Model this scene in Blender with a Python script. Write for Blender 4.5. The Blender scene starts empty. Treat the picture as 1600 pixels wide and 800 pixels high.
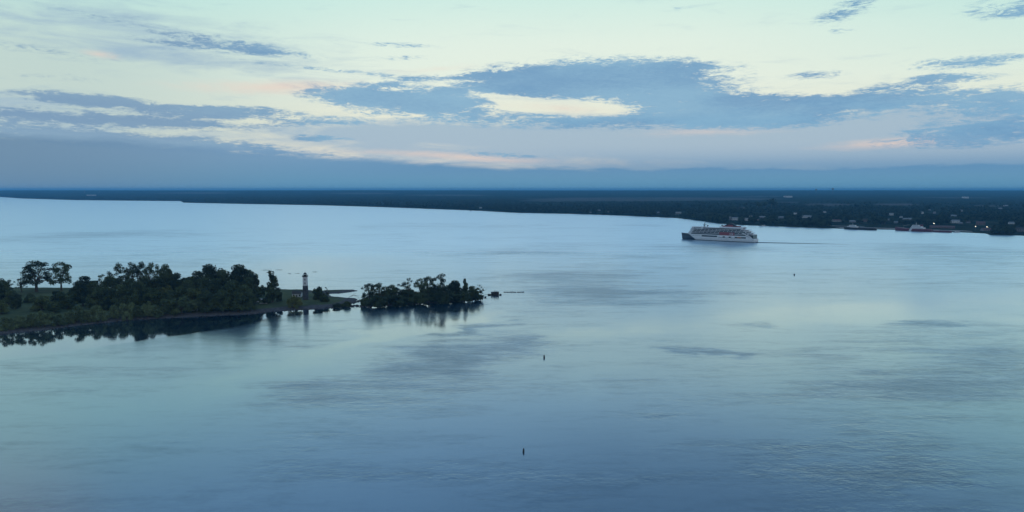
import bpy, bmesh, math, random
import numpy as np
from mathutils import Vector, Matrix, noise as mnoise
R = math.radians
random.seed(7); RNG = np.random.default_rng(11)
sc = bpy.context.scene
C = sc.collection

# ------------------------------------------------------------------ camera
F = 1142.0; CX, CY, HY = 800.0, 400.0, 296.0      # focal length and eye-level row, in photograph pixels
CAMH = 95.0
PITCH = math.atan((CY - HY) / F)
cd = bpy.data.cameras.new('camera'); cam = bpy.data.objects.new('camera', cd); C.objects.link(cam)
cam.location = (0, 0, CAMH); cam.rotation_euler = (math.pi/2 - PITCH, 0, 0)
cd.sensor_width = 36.0; cd.lens = 36.0 * F / 1600.0
cd.clip_start = 0.5; cd.clip_end = 200000
sc.camera = cam

def ray(px, py):
    u = (px - CX) / F; v = (CY - py) / F
    cp, sp = math.cos(PITCH), math.sin(PITCH)
    return Vector((u, cp + v*sp, -sp + v*cp))
def at(px, py, z=0.0):
    d = ray(px, py); t = (z - CAMH) / d.z
    return Vector((d.x*t, d.y*t, z))
def zat(px, py, y):                                 # height of a row at the depth y
    d = ray(px, py); return CAMH + d.z * (y / d.y)
def proj(x, y, z):
    cp, sp = math.cos(PITCH), math.sin(PITCH)
    zz = z - CAMH; dep = y*cp - zz*sp; up = y*sp + zz*cp
    return CX + F*x/dep, CY - F*up/dep
def azel(px, py):
    d = ray(px, py); return math.degrees(math.atan2(d.x, d.y)), math.degrees(math.atan2(d.z, math.hypot(d.x, d.y)))
def lin(r, g, b, a=1.0):
    f = lambda c: (c/255/12.92) if c/255 <= 0.04045 else ((c/255+0.055)/1.055)**2.4
    return (f(r), f(g), f(b), a)

# ------------------------------------------------------------------ sky
SUN_EL, SUN_AZ = 9.0, 150.0          # after-glow behind and to the right of the camera
w = bpy.data.worlds.new('World'); sc.world = w; w.use_nodes = True
nt = w.node_tree; nt.nodes.clear()
N = nt.nodes; L = nt.links
def nd(t, **k):
    n = N.new(t)
    for a, v in k.items(): setattr(n, a, v)
    return n
def mth(op, a, b=None, c=None, clamp=False):
    n = nd('ShaderNodeMath', operation=op, use_clamp=clamp)
    for i, v in enumerate((a, b, c)):
        if v is None: continue
        if isinstance(v, (int, float)): n.inputs[i].default_value = v
        else: L.new(v, n.inputs[i])
    return n.outputs[0]
def sstep(x, a, b, lo=0.0, hi=1.0):
    n = nd('ShaderNodeMapRange', interpolation_type='SMOOTHSTEP')
    L.new(x, n.inputs['Value'])
    n.inputs['From Min'].default_value = a; n.inputs['From Max'].default_value = b
    n.inputs['To Min'].default_value = lo; n.inputs['To Max'].default_value = hi
    return n.outputs[0]
def mixc(f, a, b):
    n = nd('ShaderNodeMix', data_type='RGBA')
    for s, v in ((n.inputs[0], f), (n.inputs[6], a), (n.inputs[7], b)):
        if isinstance(v, (int, float, tuple)): s.default_value = v
        else: L.new(v, s)
    return n.outputs[2]
tc = nd('ShaderNodeTexCoord'); sep = nd('ShaderNodeSeparateXYZ'); L.new(tc.outputs['Generated'], sep.inputs[0])
AZ = mth('MULTIPLY', mth('ARCTAN2', sep.outputs[0], sep.outputs[1]), 57.29578)
EL = mth('MULTIPLY', mth('ARCSINE', sep.outputs[2]), 57.29578)
cmb = nd('ShaderNodeCombineXYZ'); L.new(AZ, cmb.inputs[0]); L.new(EL, cmb.inputs[1]); P = cmb.outputs[0]
def noise2(sx, sy, detail=6, rough=0.55, dist=0.0, off=(0, 0), rot=0):
    m = nd('ShaderNodeMapping'); L.new(P, m.inputs[0]); m.inputs['Scale'].default_value = (sx, sy, 1)
    m.inputs['Location'].default_value = (off[0], off[1], 0); m.inputs['Rotation'].default_value = (0, 0, R(rot))
    n = nd('ShaderNodeTexNoise'); L.new(m.outputs[0], n.inputs['Vector']); n.inputs['Scale'].default_value = 1
    n.inputs['Detail'].default_value = detail; n.inputs['Roughness'].default_value = rough; n.inputs['Distortion'].default_value = dist
    return n.outputs[0]
PPD = F * math.pi / 180
def blobs(lst):                       # soft ellipses in azimuth / elevation: (row x, row y, rx, ry, weight, tilt)
    acc = None
    for b in lst:
        x, y, rx, ry, wt = b[:5]; rot = b[5] if len(b) > 5 else 0
        a0, e0 = azel(x, y) if y > -400 else (x, -y - 1000)
        m = nd('ShaderNodeMapping', vector_type='TEXTURE'); L.new(P, m.inputs[0])
        m.inputs['Location'].default_value = (a0, e0, 0); m.inputs['Rotation'].default_value = (0, 0, R(-rot))
        m.inputs['Scale'].default_value = (rx*1.5/PPD, ry*1.5/PPD, 1)
        g = nd('ShaderNodeTexGradient', gradient_type='SPHERICAL'); L.new(m.outputs[0], g.inputs[0])
        acc = mth('MULTIPLY', g.outputs[1], wt) if acc is None else mth('MULTIPLY_ADD', g.outputs[1], wt, acc)
    return acc
# clear sky behind the clouds: colour by elevation (degrees)
ramp = nd('ShaderNodeValToRGB'); L.new(sstep(EL, -5, 90), ramp.inputs[0])
def sfac(e):
    t = (e + 5) / 95; return t*t*(3-2*t)
stops = [(-5, (70, 105, 130)), (0, (150, 180, 195)), (2.2, (222, 215, 203)), (5, (228, 229, 212)), (8, (229, 237, 223)),
         (11, (224, 238, 226)), (14.2, (206, 235, 226)), (16, (174, 214, 238)), (24, (140, 188, 234)), (45, (100, 155, 205)), (90, (66, 114, 168))]
cr = ramp.color_ramp
while len(cr.elements) > 1: cr.elements.remove(cr.elements[-1])
cr.elements[0].position = 0; cr.elements[0].color = lin(*stops[0][1])
for e, c in stops[1:]:
    el_ = cr.elements.new(sfac(e)); el_.color = lin(*c)
col = ramp.outputs[0]
# mint green towards the sides high up, duller towards the left
side = mth('MULTIPLY', sstep(mth('ABSOLUTE', mth('ADD', AZ, -4)), 5, 42), mth('MULTIPLY', sstep(EL, 4, 15), sstep(EL, 22, 15.5)))
col = mixc(mth('MULTIPLY', side, 0.75), col, lin(168, 222, 218))
col = mixc(mth('MULTIPLY', sstep(AZ, -8, -32), sstep(EL, 15, 8, 0, .8)), col, lin(184, 205, 201))
back = sstep(mth('ABSOLUTE', AZ), 60, 150)
col = mixc(back, col, lin(150, 175, 192))
nA = noise2(.17, 1.05, 8, .66, .5, (3.1, 0))          # long horizontal streaks
nB = noise2(.55, 2.4, 9, .72, .8, (0, 5.7))            # finer broken edges
nC = noise2(.07, .28, 4, .5, .2, (9, 2))             # large soft patches
nAB = mth('ADD', mth('MULTIPLY', nA, .5), mth('MULTIPLY', nB, .5))
# thin lilac veil
veil = blobs([(1150, 225, 520, 42, .9), (1500, 215, 330, 45, .8), (820, 215, 240, 28, .6), (560, 205, 130, 18, .55), (520, 250, 260, 20, .3),
              (100, 200, 300, 30, .45), (250, 52, 290, 30, .5, 6), (200, 85, 220, 16, .35, 4), (30, 160, 160, 22, .35), (900, 150, 500, 30, .15)])
vd = sstep(mth('ADD', veil, mth('MULTIPLY', mth('SUBTRACT', nA, .5), 1.3)), .05, .75)
col = mixc(mth('MULTIPLY', vd, .85), col, lin(150, 178, 201))
# rose lit streaks
pink = blobs([(440, 136, 170, 12, .8, -2), (690, 108, 90, 8, .45, -4), (1400, 223, 100, 8, 1.0, -2), (1100, 206, 130, 9, .55), (735, 246, 110, 7, .75, 3),
              (560, 238, 150, 6, .35), (880, 170, 110, 9, .5, 4), (155, 85, 26, 6, .7, 6), (60, 232, 200, 8, .3, 2), (900, 250, 150, 8, .25), (1540, 150, 110, 14, .35), (-36, -1022, 130, 130, .75)])
pd = sstep(mth('ADD', pink, mth('MULTIPLY', mth('SUBTRACT', nAB, .5), 1.1)), .12, .95)
col = mixc(mth('MULTIPLY', pd, .7), col, lin(233, 208, 194))
# blue grey clouds
blue = blobs([(625, 153, 125, 17, 1.0, 3), (550, 148, 62, 8, .5), (600, 132, 50, 7, .5, -10), (760, 138, 180, 24, .95, -5), (940, 122, 175, 27, 1.35), (1040, 106, 60, 12, .5),
              (920, 189, 300, 13, 1.0, 1), (1090, 160, 150, 28, 1.15, 8), (1250, 168, 230, 18, 1.1, 1), (620, 165, 120, 14, .5, 4), (1400, 156, 130, 8, .6),
              (900, 170, 95, 8, -1.15, 3), (840, 162, 70, 7, -.8, 6), (785, 152, 60, 6, -.8, 8), (700, 150, 40, 4, -.4), (690, 132, 60, 6, -.5, -4), (600, 138, 30, 4, -.4), (1072, 163, 22, 9, -.6), (1215, 165, 36, 7, -.45), (1445, 167, 70, 7, -.4, -10),
              (1560, 200, 130, 19, 1.2, -6), (1575, 152, 90, 15, .95), (1510, 97, 62, 8, 1.0), (1450, 130, 70, 10, .9, -3), (1275, 117, 42, 6, .75),
              (1322, 17, 42, 13, .7, -18), (1325, 45, 24, 6, .65), (1590, 10, 60, 14, .75), (1470, 122, 30, 5, .5),
              (365, 73, 110, 9, .85, 4), (240, 66, 110, 7, .3, 3), (170, 30, 120, 7, .33, 7), (300, 46, 110, 5, .28, 9), (140, 156, 80, 8, 1.5, 2), (353, 175, 88, 8, 1.7, -1), (50, 182, 190, 12, 1.0, -1),
              (90, 212, 220, 11, 1.05, 1), (330, 231, 210, 10, .95, 3), (280, 194, 130, 8, .85, 1), (490, 190, 90, 7, .9), (495, 216, 45, 5, 1.2),
              (625, 70, 48, 4, .7), (635, 90, 44, 5, .55), (480, 106, 170, 4, .38, 4), (580, 114, 90, 3, .3, 3), (60, 78, 120, 8, .4, 4), (745, 238, 70, 7, .45, 4),
              (820, 243, 60, 6, .4), (1060, 13, 30, 6, .35), (70, 120, 100, 7, .25)])
nD = noise2(1.1, 4.2, 8, .75, 1.2, (2, 1), 8)         # fine ragged mackerel texture
nbr = mth('ADD', mth('MULTIPLY', nA, .30), mth('ADD', mth('MULTIPLY', nB, .35), mth('MULTIPLY', nD, .35)))
bd = sstep(mth('ADD', blue, mth('MULTIPLY', mth('SUBTRACT', nbr, .5), mth('MULTIPLY', sstep(blue, 0, .5, .25, 1), 5.8))), .16, .88)
shade = mixc(sstep(mth('ADD', mth('MULTIPLY', nC, .7), mth('MULTIPLY', nD, .3)), .38, .62), lin(100, 149, 190), lin(126, 172, 203))
shade = mixc(sstep(AZ, -10, -28, 0, .55), shade, lin(128, 150, 176))
col = mixc(mth('MULTIPLY', bd, .92), col, shade)
# bank along the horizon, its top sloping down to the right
topl = mth('MULTIPLY_ADD', sstep(AZ, -38, 4), -1.75, 3.55)
bf = mth('ADD', mth('SUBTRACT', topl, EL), mth('MULTIPLY', mth('SUBTRACT', nA, .5), 1.1))
bank = sstep(bf, -.28, .38)
softr = mth('MULTIPLY', sstep(AZ, -4, 8), sstep(EL, 3.6, .9))
bank = mth('MAXIMUM', bank, mth('MULTIPLY', softr, .9))
bcol = mixc(sstep(EL, .1, 3.2), lin(92, 146, 180), lin(112, 152, 188))
bcol = mixc(sstep(AZ, -12, -36, 0, .85), bcol, lin(101, 134, 164))
bcol = mixc(mth('MULTIPLY', sstep(AZ, -24, -4), sstep(mth('ABSOLUTE', mth('ADD', EL, -1.7)), 1.0, .1, 0, .6)), bcol, lin(86, 138, 180))
col = mixc(mth('MULTIPLY', bank, .97), col, bcol)
# high cloud above the frame, the water mirrors it
hi = blobs([(18, -1024, 420, 110, .95), (30, -1021, 300, 70, .9), (-34, -1020, 300, 70, .6), (-8, -1032, 500, 100, .7), (40, -1036, 500, 150, .8), (0, -1055, 1400, 260, .6)])
hd = sstep(mth('ADD', hi, mth('MULTIPLY', mth('SUBTRACT', nC, .5), 1.4)), .15, .75)
col = mixc(mth('MULTIPLY', hd, mth('MULTIPLY', sstep(EL, 15.5, 21), .7)), col, lin(108, 146, 182))
skyt = nd('ShaderNodeTexSky', sky_type='NISHITA'); skyt.sun_disc = False
skyt.sun_elevation = R(SUN_EL); skyt.sun_rotation = R(SUN_AZ)
bg1 = nd('ShaderNodeBackground'); L.new(col, bg1.inputs[0]); bg1.inputs[1].default_value = 1.0
bg2 = nd('ShaderNodeBackground'); L.new(skyt.outputs[0], bg2.inputs[0]); bg2.inputs[1].default_value = 0.004
ad = nd('ShaderNodeAddShader'); L.new(bg1.outputs[0], ad.inputs[0]); L.new(bg2.outputs[0], ad.inputs[1])
out = nd('ShaderNodeOutputWorld'); L.new(ad.outputs[0], out.inputs[0])
w.cycles.sampling_method = 'MANUAL'; w.cycles.sample_map_resolution = 512

sd = bpy.data.lights.new('sun', 'SUN'); sun = bpy.data.objects.new('sun', sd); C.objects.link(sun)
sd.energy = 0.12; sd.angle = R(25); sd.color = (1.0, .86, .84)
a = R(SUN_AZ); sdir = Vector((math.sin(a)*math.cos(R(SUN_EL+12)), math.cos(a)*math.cos(R(SUN_EL+12)), math.sin(R(SUN_EL+12))))
sun.rotation_euler = sdir.to_track_quat('Z', 'Y').to_euler()

vs = sc.view_settings; vs.view_transform = 'Standard'; vs.look = 'None'; vs.exposure = 0; vs.gamma = 1; vs.use_curve_mapping = False
cy = sc.cycles
cy.max_bounces = 6; cy.diffuse_bounces = 2; cy.glossy_bounces = 3; cy.transmission_bounces = 4; cy.volume_bounces = 3; cy.transparent_max_bounces = 8
cy.use_denoising = True; cy.sample_clamp_indirect = 4

# ------------------------------------------------------------------ materials
def mat(name, color, rough=.8, spec=.3, metal=0.0, vary=.25, scale=2.0, emit=None, obj_rand=0.0, color2=None):
    m = bpy.data.materials.new(name); m.use_nodes = True
    t = m.node_tree; b = t.nodes['Principled BSDF']
    b.inputs['Roughness'].default_value = rough; b.inputs['Specular IOR Level'].default_value = spec; b.inputs['Metallic'].default_value = metal
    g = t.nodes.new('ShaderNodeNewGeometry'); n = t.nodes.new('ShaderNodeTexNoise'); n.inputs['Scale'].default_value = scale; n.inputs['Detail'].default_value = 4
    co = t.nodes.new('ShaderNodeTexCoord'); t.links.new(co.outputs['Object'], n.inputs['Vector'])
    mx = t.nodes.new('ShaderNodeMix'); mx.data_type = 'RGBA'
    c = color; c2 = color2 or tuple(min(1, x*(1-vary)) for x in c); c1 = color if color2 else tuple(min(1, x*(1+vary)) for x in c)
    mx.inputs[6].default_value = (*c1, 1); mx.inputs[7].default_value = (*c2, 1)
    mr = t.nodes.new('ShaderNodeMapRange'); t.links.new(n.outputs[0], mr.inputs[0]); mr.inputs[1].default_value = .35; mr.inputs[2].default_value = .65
    if obj_rand:
        oi = t.nodes.new('ShaderNodeObjectInfo'); ma = t.nodes.new('ShaderNodeMath'); ma.operation = 'MULTIPLY_ADD'
        t.links.new(oi.outputs['Random'], ma.inputs[0]); ma.inputs[1].default_value = obj_rand; t.links.new(mr.outputs[0], ma.inputs[2])
        sb = t.nodes.new('ShaderNodeMath'); sb.operation = 'SUBTRACT'; sb.use_clamp = True; t.links.new(ma.outputs[0], sb.inputs[0]); sb.inputs[1].default_value = obj_rand/2
        t.links.new(sb.outputs[0], mx.inputs[0])
    else: t.links.new(mr.outputs[0], mx.inputs[0])
    t.links.new(mx.outputs[2], b.inputs['Base Color'])
    if emit:
        b.inputs['Emission Color'].default_value = (*emit[:3], 1); b.inputs['Emission Strength'].default_value = emit[3]
    return m
M = {}
M['leaf_dark'] = mat('dark_foliage', (.085, .110, .050), .7, .1, color2=(.026, .040, .028), scale=.35, obj_rand=.8)
M['leaf_mid'] = mat('green_foliage', (.14, .165, .065), .7, .1, color2=(.045, .066, .032), scale=.35, obj_rand=.8)
M['leaf_willow'] = mat('willow_foliage', (.16, .19, .09), .7, .1, color2=(.066, .088, .044), scale=.4, obj_rand=.7)
M['leaf_yellow'] = mat('yellowing_foliage', (.17, .16, .045), .7, .1, color2=(.08, .095, .035), scale=.4, obj_rand=.6)
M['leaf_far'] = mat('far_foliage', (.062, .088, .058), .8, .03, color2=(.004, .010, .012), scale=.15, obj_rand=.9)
M['bark'] = mat('bark', (.09, .075, .06), .9, .1, scale=3)
M['rock'] = mat('shore_rock', (.075, .07, .075), .85, .3, scale=.6, vary=.5)
M['white'] = mat('white_paint', (.52, .52, .54), .5, .4, vary=.06, scale=1)
M['shipwhite'] = mat('ship_white_paint', (.62, .61, .64), .45, .4, vary=.06, scale=.2)
M['stone'] = mat('grey_limestone', (.06, .065, .08), .85, .2, vary=.35, scale=1.2)
M['black'] = mat('black_paint', (.02, .02, .022), .5, .4, vary=.2)
M['glass'] = mat('dark_window_glass', (.02, .025, .03), .12, .6, vary=.1)
M['darkroof'] = mat('dark_shingle_roof', (.07, .065, .065), .85, .2, vary=.3)
M['redroof'] = mat('dull_red_roof', (.13, .085, .09), .85, .2, vary=.3)
M['greyroof'] = mat('pale_metal_roof', (.20, .21, .225), .5, .4, vary=.12)
M['redship'] = mat('red_hull_paint', (.13, .030, .050), .5, .4, vary=.15, scale=.3)
M['redpanel'] = mat('red_panel_paint', (.24, .050, .055), .5, .4, vary=.08)
M['brick'] = mat('brick', (.17, .12, .115), .85, .2, vary=.2)
M['siding'] = mat('grey_siding', (.20, .20, .22), .8, .2, vary=.12)
M['cream'] = mat('cream_siding', (.36, .34, .31), .8, .2, vary=.1)
M['concrete'] = mat('concrete', (.30, .29, .29), .9, .2, vary=.2, scale=.5)
M['wood'] = mat('weathered_timber', (.045, .04, .04), .9, .1, vary=.3)
M['weed'] = mat('floating_weed', (.05, .06, .04), .9, .1)
M['rubber'] = mat('tyre_rubber', (.02, .02, .02), .8, .2)
M['metal'] = mat('grey_metal', (.13, .14, .15), .6, .3, metal=0, vary=.1)
M['orange'] = mat('orange_lifeboat_paint', (.36, .17, .11), .5, .4, vary=.1)
M['lamp'] = mat('lit_lamp', (.8, .8, .7), .5, emit=(1, .88, .66, 9))
M['rose'] = mat('ship_pink_underside', (.55, .40, .38), .5)

# ------------------------------------------------------------------ helpers
def obj(name, bm, m, parent=None, loc=None, smooth=False):
    me = bpy.data.meshes.new(name); bm.to_mesh(me); bm.free()
    for x in (m if isinstance(m, (list, tuple)) else [m]): me.materials.append(x)
    if smooth: me.polygons.foreach_set('use_smooth', [True]*len(me.polygons))
    o = bpy.data.objects.new(name, me); C.objects.link(o)
    if parent: o.parent = parent
    if loc is not None: o.location = loc
    return o
def tag(o, label, cat, group=None, kind=None):
    if label: o['label'] = label
    if cat: o['category'] = cat
    if group: o['group'] = group
    if kind: o['kind'] = kind
    return o
def thing(name, label, cat, loc=(0, 0, 0), rz=0, group=None):
    o = bpy.data.objects.new(name, None); C.objects.link(o); o.location = loc; o.rotation_euler = (0, 0, rz); o.empty_display_size = .5
    return tag(o, label, cat, group)
def struct(o): o['kind'] = 'structure'; return o
def box(bm, x0, x1, y0, y1, z0, z1, taper=0):
    vs_ = [bm.verts.new((x, y, z)) for z, t in ((z0, 0), (z1, taper)) for x, y in ((x0+t, y0+t), (x1-t, y0+t), (x1-t, y1-t), (x0+t, y1-t))]
    fs = []
    for q in ((3, 2, 1, 0), (4, 5, 6, 7), (0, 1, 5, 4), (1, 2, 6, 5), (2, 3, 7, 6), (3, 0, 4, 7)): fs.append(bm.faces.new([vs_[i] for i in q]))
    return fs
def tube(bm, pts, rad, seg=6):
    rings = []
    for i, p in enumerate(pts):
        p = Vector(p); d = (Vector(pts[min(i+1, len(pts)-1)]) - Vector(pts[max(i-1, 0)])).normalized()
        s = d.cross(Vector((0, 0, 1)) if abs(d.z) < .95 else Vector((1, 0, 0))).normalized(); u = s.cross(d)
        rings.append([bm.verts.new(p + (s*math.cos(a) + u*math.sin(a))*rad[i]) for a in [2*math.pi*k/seg for k in range(seg)]])
    for a_, b_ in zip(rings, rings[1:]):
        for k in range(seg): bm.faces.new((a_[k], a_[(k+1) % seg], b_[(k+1) % seg], b_[k]))
    bm.faces.new(rings[0][::-1]); bm.faces.new(rings[-1])
def lathe(bm, prof, seg=12, cx=0, cy_=0):
    rings = [[bm.verts.new((cx + r*math.cos(2*math.pi*k/seg), cy_ + r*math.sin(2*math.pi*k/seg), z)) for k in range(seg)] for r, z in prof]
    for a_, b_ in zip(rings, rings[1:]):
        for k in range(seg): bm.faces.new((a_[k], a_[(k+1) % seg], b_[(k+1) % seg], b_[k]))
    bm.faces.new(rings[0][::-1]); bm.faces.new(rings[-1])
def prism(bm, poly, y0, y1):          # polygon in x-z pushed along y
    a_ = [bm.verts.new((x, y0, z)) for x, z in poly]; b_ = [bm.verts.new((x, y1, z)) for x, z in poly]
    n = len(poly)
    for k in range(n): bm.faces.new((a_[k], a_[(k+1) % n], b_[(k+1) % n], b_[k]))
    bm.faces.new(a_[::-1]); bm.faces.new(b_)
    bmesh.ops.recalc_face_normals(bm, faces=bm.faces[:])
NB = bmesh.new
def rock(bm, x, y, z, r):
    m_ = Matrix.Translation((x, y, z)) @ Matrix.Rotation(random.random()*6, 4, 'Z') @ Matrix.Diagonal((r*random.uniform(.8, 1.4), r*random.uniform(.7, 1.1), r*random.uniform(.45, .8), 1))
    res = bmesh.ops.create_icosphere(bm, subdivisions=1, radius=1, matrix=m_)
    for v in res['verts']: v.co += Vector([random.uniform(-.18, .18)*r for _ in range(3)])
def dup(root, loc, scale, rz):
    r = root.copy(); C.objects.link(r); r.location = loc; r.scale = scale; r.rotation_euler = (0, 0, rz)
    for ch in root.children:
        c = ch.copy(); C.objects.link(c); c.parent = r
    return r

# ------------------------------------------------------------------ water
wm = bpy.data.materials.new('river_water'); wm.use_nodes = True
nt = wm.node_tree; N = nt.nodes; L = nt.links
pb = N['Principled BSDF']
tcw = nd('ShaderNodeNewGeometry'); WP = tcw.outputs['Position']
def wnoise(sx, sy, detail=4, rough=.5, dist=0, off=(0, 0), rot=0):
    m = nd('ShaderNodeMapping'); L.new(WP, m.inputs[0]); m.inputs['Scale'].default_value = (sx, sy, 1); m.inputs['Location'].default_value = (*off, 0)
    m.inputs['Rotation'].default_value = (0, 0, R(rot))
    n = nd('ShaderNodeTexNoise'); L.new(m.outputs[0], n.inputs['Vector']); n.inputs['Scale'].default_value = 1
    n.inputs['Detail'].default_value = detail; n.inputs['Roughness'].default_value = rough; n.inputs['Distortion'].default_value = dist
    return n.outputs[0]
wn3 = nd('ShaderNodeTexNoise'); wmp = nd('ShaderNodeMapping'); L.new(WP, wmp.inputs[0]); wmp.inputs['Scale'].default_value = (.011, .016, 1); L.new(wmp.outputs[0], wn3.inputs['Vector']); wn3.inputs['Scale'].default_value = 1; wn3.inputs['Detail'].default_value = 5; wn3.inputs['Roughness'].default_value = .62
wsb = nd('ShaderNodeVectorMath', operation='SUBTRACT'); L.new(wn3.outputs['Color'], wsb.inputs[0]); wsb.inputs[1].default_value = (.5, .5, .5)
wml = nd('ShaderNodeVectorMath', operation='MULTIPLY'); L.new(wsb.outputs[0], wml.inputs[0]); wml.inputs[1].default_value = (190, 120, 0)
wad = nd('ShaderNodeVectorMath', operation='ADD'); L.new(WP, wad.inputs[0]); L.new(wml.outputs[0], wad.inputs[1]); WPW = wad.outputs[0]
def wblob(lst, src=None):
    acc = None
    for x, y, rx, ry, wt, rot in lst:
        m = nd('ShaderNodeMapping', vector_type='TEXTURE'); L.new(src or WPW, m.inputs[0])
        m.inputs['Location'].default_value = (x, y, 0); m.inputs['Scale'].default_value = (rx, ry, 1e6); m.inputs['Rotation'].default_value = (0, 0, R(rot))
        g = nd('ShaderNodeTexGradient', gradient_type='SPHERICAL'); L.new(m.outputs[0], g.inputs[0])
        acc = mth('MULTIPLY', g.outputs[1], wt) if acc is None else mth('MULTIPLY_ADD', g.outputs[1], wt, acc)
    return acc
def pxb(px, py, rx, ry, wt, rot=0):    # wind patch given by where it lies on the river
    p = at(px, py); q0 = at(px, py - ry); q1 = at(px, py + ry)
    return (p.x, (q0.y+q1.y)/2, rx*p.y/F, max(20, (q0.y-q1.y)/2), wt, rot)
def pxl(x0, y0, x1, y1, wid, wt):      # a lane between two places on the river, wid metres across
    a_, b_ = at(x0, y0), at(x1, y1); d = b_ - a_; c = (a_+b_)/2
    return (c.x, c.y, d.length*.62, wid, wt, math.degrees(math.atan2(d.y, d.x)))
lee = wblob([pxl(-500, 600, 400, 496, 44, 6), pxl(380, 493, 530, 484, 17, 4), pxl(545, 482, 775, 468, 20, 2.2)], WP)
calm = wblob([pxl(420, 562, 790, 474, 26, 1.6), pxl(830, 548, 1080, 492, 26, .7), pxl(1000, 520, 1650, 452, 66, .9),
              pxl(150, 650, 560, 545, 40, .7), pxl(700, 720, 1000, 560, 30, .5), 
              pxb(1350, 490, 260, 32, .6), pxb(500, 420, 200, 30, .9)])
calm = mth('ADD', calm, lee)
ruff = wblob([pxl(890, 515, 470, 630, 46, .95), pxl(600, 545, 840, 488, 22, .6), pxl(1060, 515, 1290, 492, 24, 1.0), pxl(1180, 640, 1640, 545, 70, .6), pxl(1100, 780, 1650, 690, 40, .6), pxb(1130, 388, 150, 9, 1.3), pxb(950, 462, 160, 26, 1.5), pxb(880, 432, 190, 15, 1.2), pxb(1430, 506, 120, 10, 1.2),  pxb(120, 370, 230, 14, 1.1), pxb(1480, 560, 300, 40, .5),
              pxb(820, 395, 130, 4, 1.0), pxb(1420, 700, 300, 70, .3), pxb(1080, 552, 60, 6, .8), pxb(1520, 400, 200, 25, .7), pxb(700, 355, 300, 10, .5), pxb(1000, 400, 100, 5, .8), pxb(1000, 352, 60, 3, .8)])
bn = wnoise(.0045, .0065, 5, .6, .6)
bn2 = wnoise(.010, .034, 5, .65, .4, (3, 1), 8)
rp = mth('ADD', mth('SUBTRACT', ruff, calm), mth('ADD', mth('MULTIPLY', mth('SUBTRACT', bn, .5), 1.8), mth('MULTIPLY', mth('SUBTRACT', bn2, .5), 1.7)))
strk = mth('SUBTRACT', wnoise(.0016, .028, 6, .7, .8, (7, 3), 4), .5)
rip = sstep(mth('ADD', rp, mth('MULTIPLY', strk, 1.2)), -.25, .95)
# ripples: three wavelengths, stronger inside the wind patches
h1 = wnoise(.55, .85, 3, .6, .3, rot=14); h2 = wnoise(.16, .26, 3, .6, .2, (5, 5), -10); h3 = wnoise(.03, .06, 3, .6, .2, (1, 8), 6)
hh = mth('ADD', mth('MULTIPLY', h1, .10), mth('ADD', mth('MULTIPLY', h2, .22), mth('MULTIPLY', h3, .20)))
bp = nd('ShaderNodeBump'); L.new(hh, bp.inputs['Height']); bp.inputs['Distance'].default_value = 1.0
L.new(sstep(rip, 0, 1, .05, 1.0), bp.inputs['Strength'])

spw = nd('ShaderNodeSeparateXYZ'); L.new(WP, spw.inputs[0])
open_ = sstep(spw.outputs[1], 500, 1300)              # the open river beyond the island is windier
rgh = mth('MAXIMUM', sstep(rip, 0, 1, .05, .22), mth('MULTIPLY', mth('MULTIPLY', sstep(lee, 1.1, .75, 0, 1), sstep(calm, 0, 1.3, 1, .5)), mth('MULTIPLY_ADD', open_, .12, .17)))
wc = mixc(wnoise(.002, .004, 3), (.003, .019, .046, 1), (.005, .026, .056, 1))
N.remove(pb)
df = nd('ShaderNodeBsdfDiffuse'); L.new(wc, df.inputs[0])
gl = nd('ShaderNodeBsdfGlossy', distribution='MULTI_GGX'); gl.inputs[0].default_value = (.80, .92, 1.0, 1); L.new(rgh, gl.inputs['Roughness']); L.new(bp.outputs[0], gl.inputs['Normal'])
fr = nd('ShaderNodeFresnel'); fr.inputs[0].default_value = 1.5; L.new(bp.outputs[0], fr.inputs['Normal'])
ms = nd('ShaderNodeMixShader'); fin = mth('SUBTRACT', wnoise(.022, .085, 6, .72, .6, (4, 9), 9), .5)
fin2 = mth('SUBTRACT', wnoise(.12, .26, 6, .75, .5, (1, 2), -6), .5)
rip2 = sstep(mth('ADD', mth('ADD', rp, mth('MULTIPLY', strk, 1.2)), mth('ADD', mth('MULTIPLY', fin, 2.6), mth('MULTIPLY', fin2, 1.7))), -.3, 1.5)
L.new(mth('MULTIPLY', mth('MULTIPLY', mth('POWER', fr.outputs[0], .52), mth('MULTIPLY_ADD', fr.outputs[0], .42, .93)), mth('MULTIPLY_ADD', rip2, -.36, 1.03)), ms.inputs[0]); L.new(df.outputs[0], ms.inputs[1]); L.new(gl.outputs[0], ms.inputs[2])
L.new(ms.outputs[0], N['Material Output'].inputs[0])
bm = NB()
rows = [-4000, 0, 120, 200, 300, 400, 500, 650, 800, 1000, 1300, 1700, 2300, 3200, 4500, 7000, 12000, 20000, 40000]
cols = [-30000, -12000, -6000, -3000, -1500, -700, -300, 0, 300, 700, 1500, 3000, 6000, 12000, 30000]
g = [[bm.verts.new((x, y, 0)) for x in cols] for y in rows]
for i in range(len(rows)-1):
    for j in range(len(cols)-1): bm.faces.new((g[i][j], g[i][j+1], g[i+1][j+1], g[i+1][j]))
struct(obj('water', bm, wm))

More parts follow.
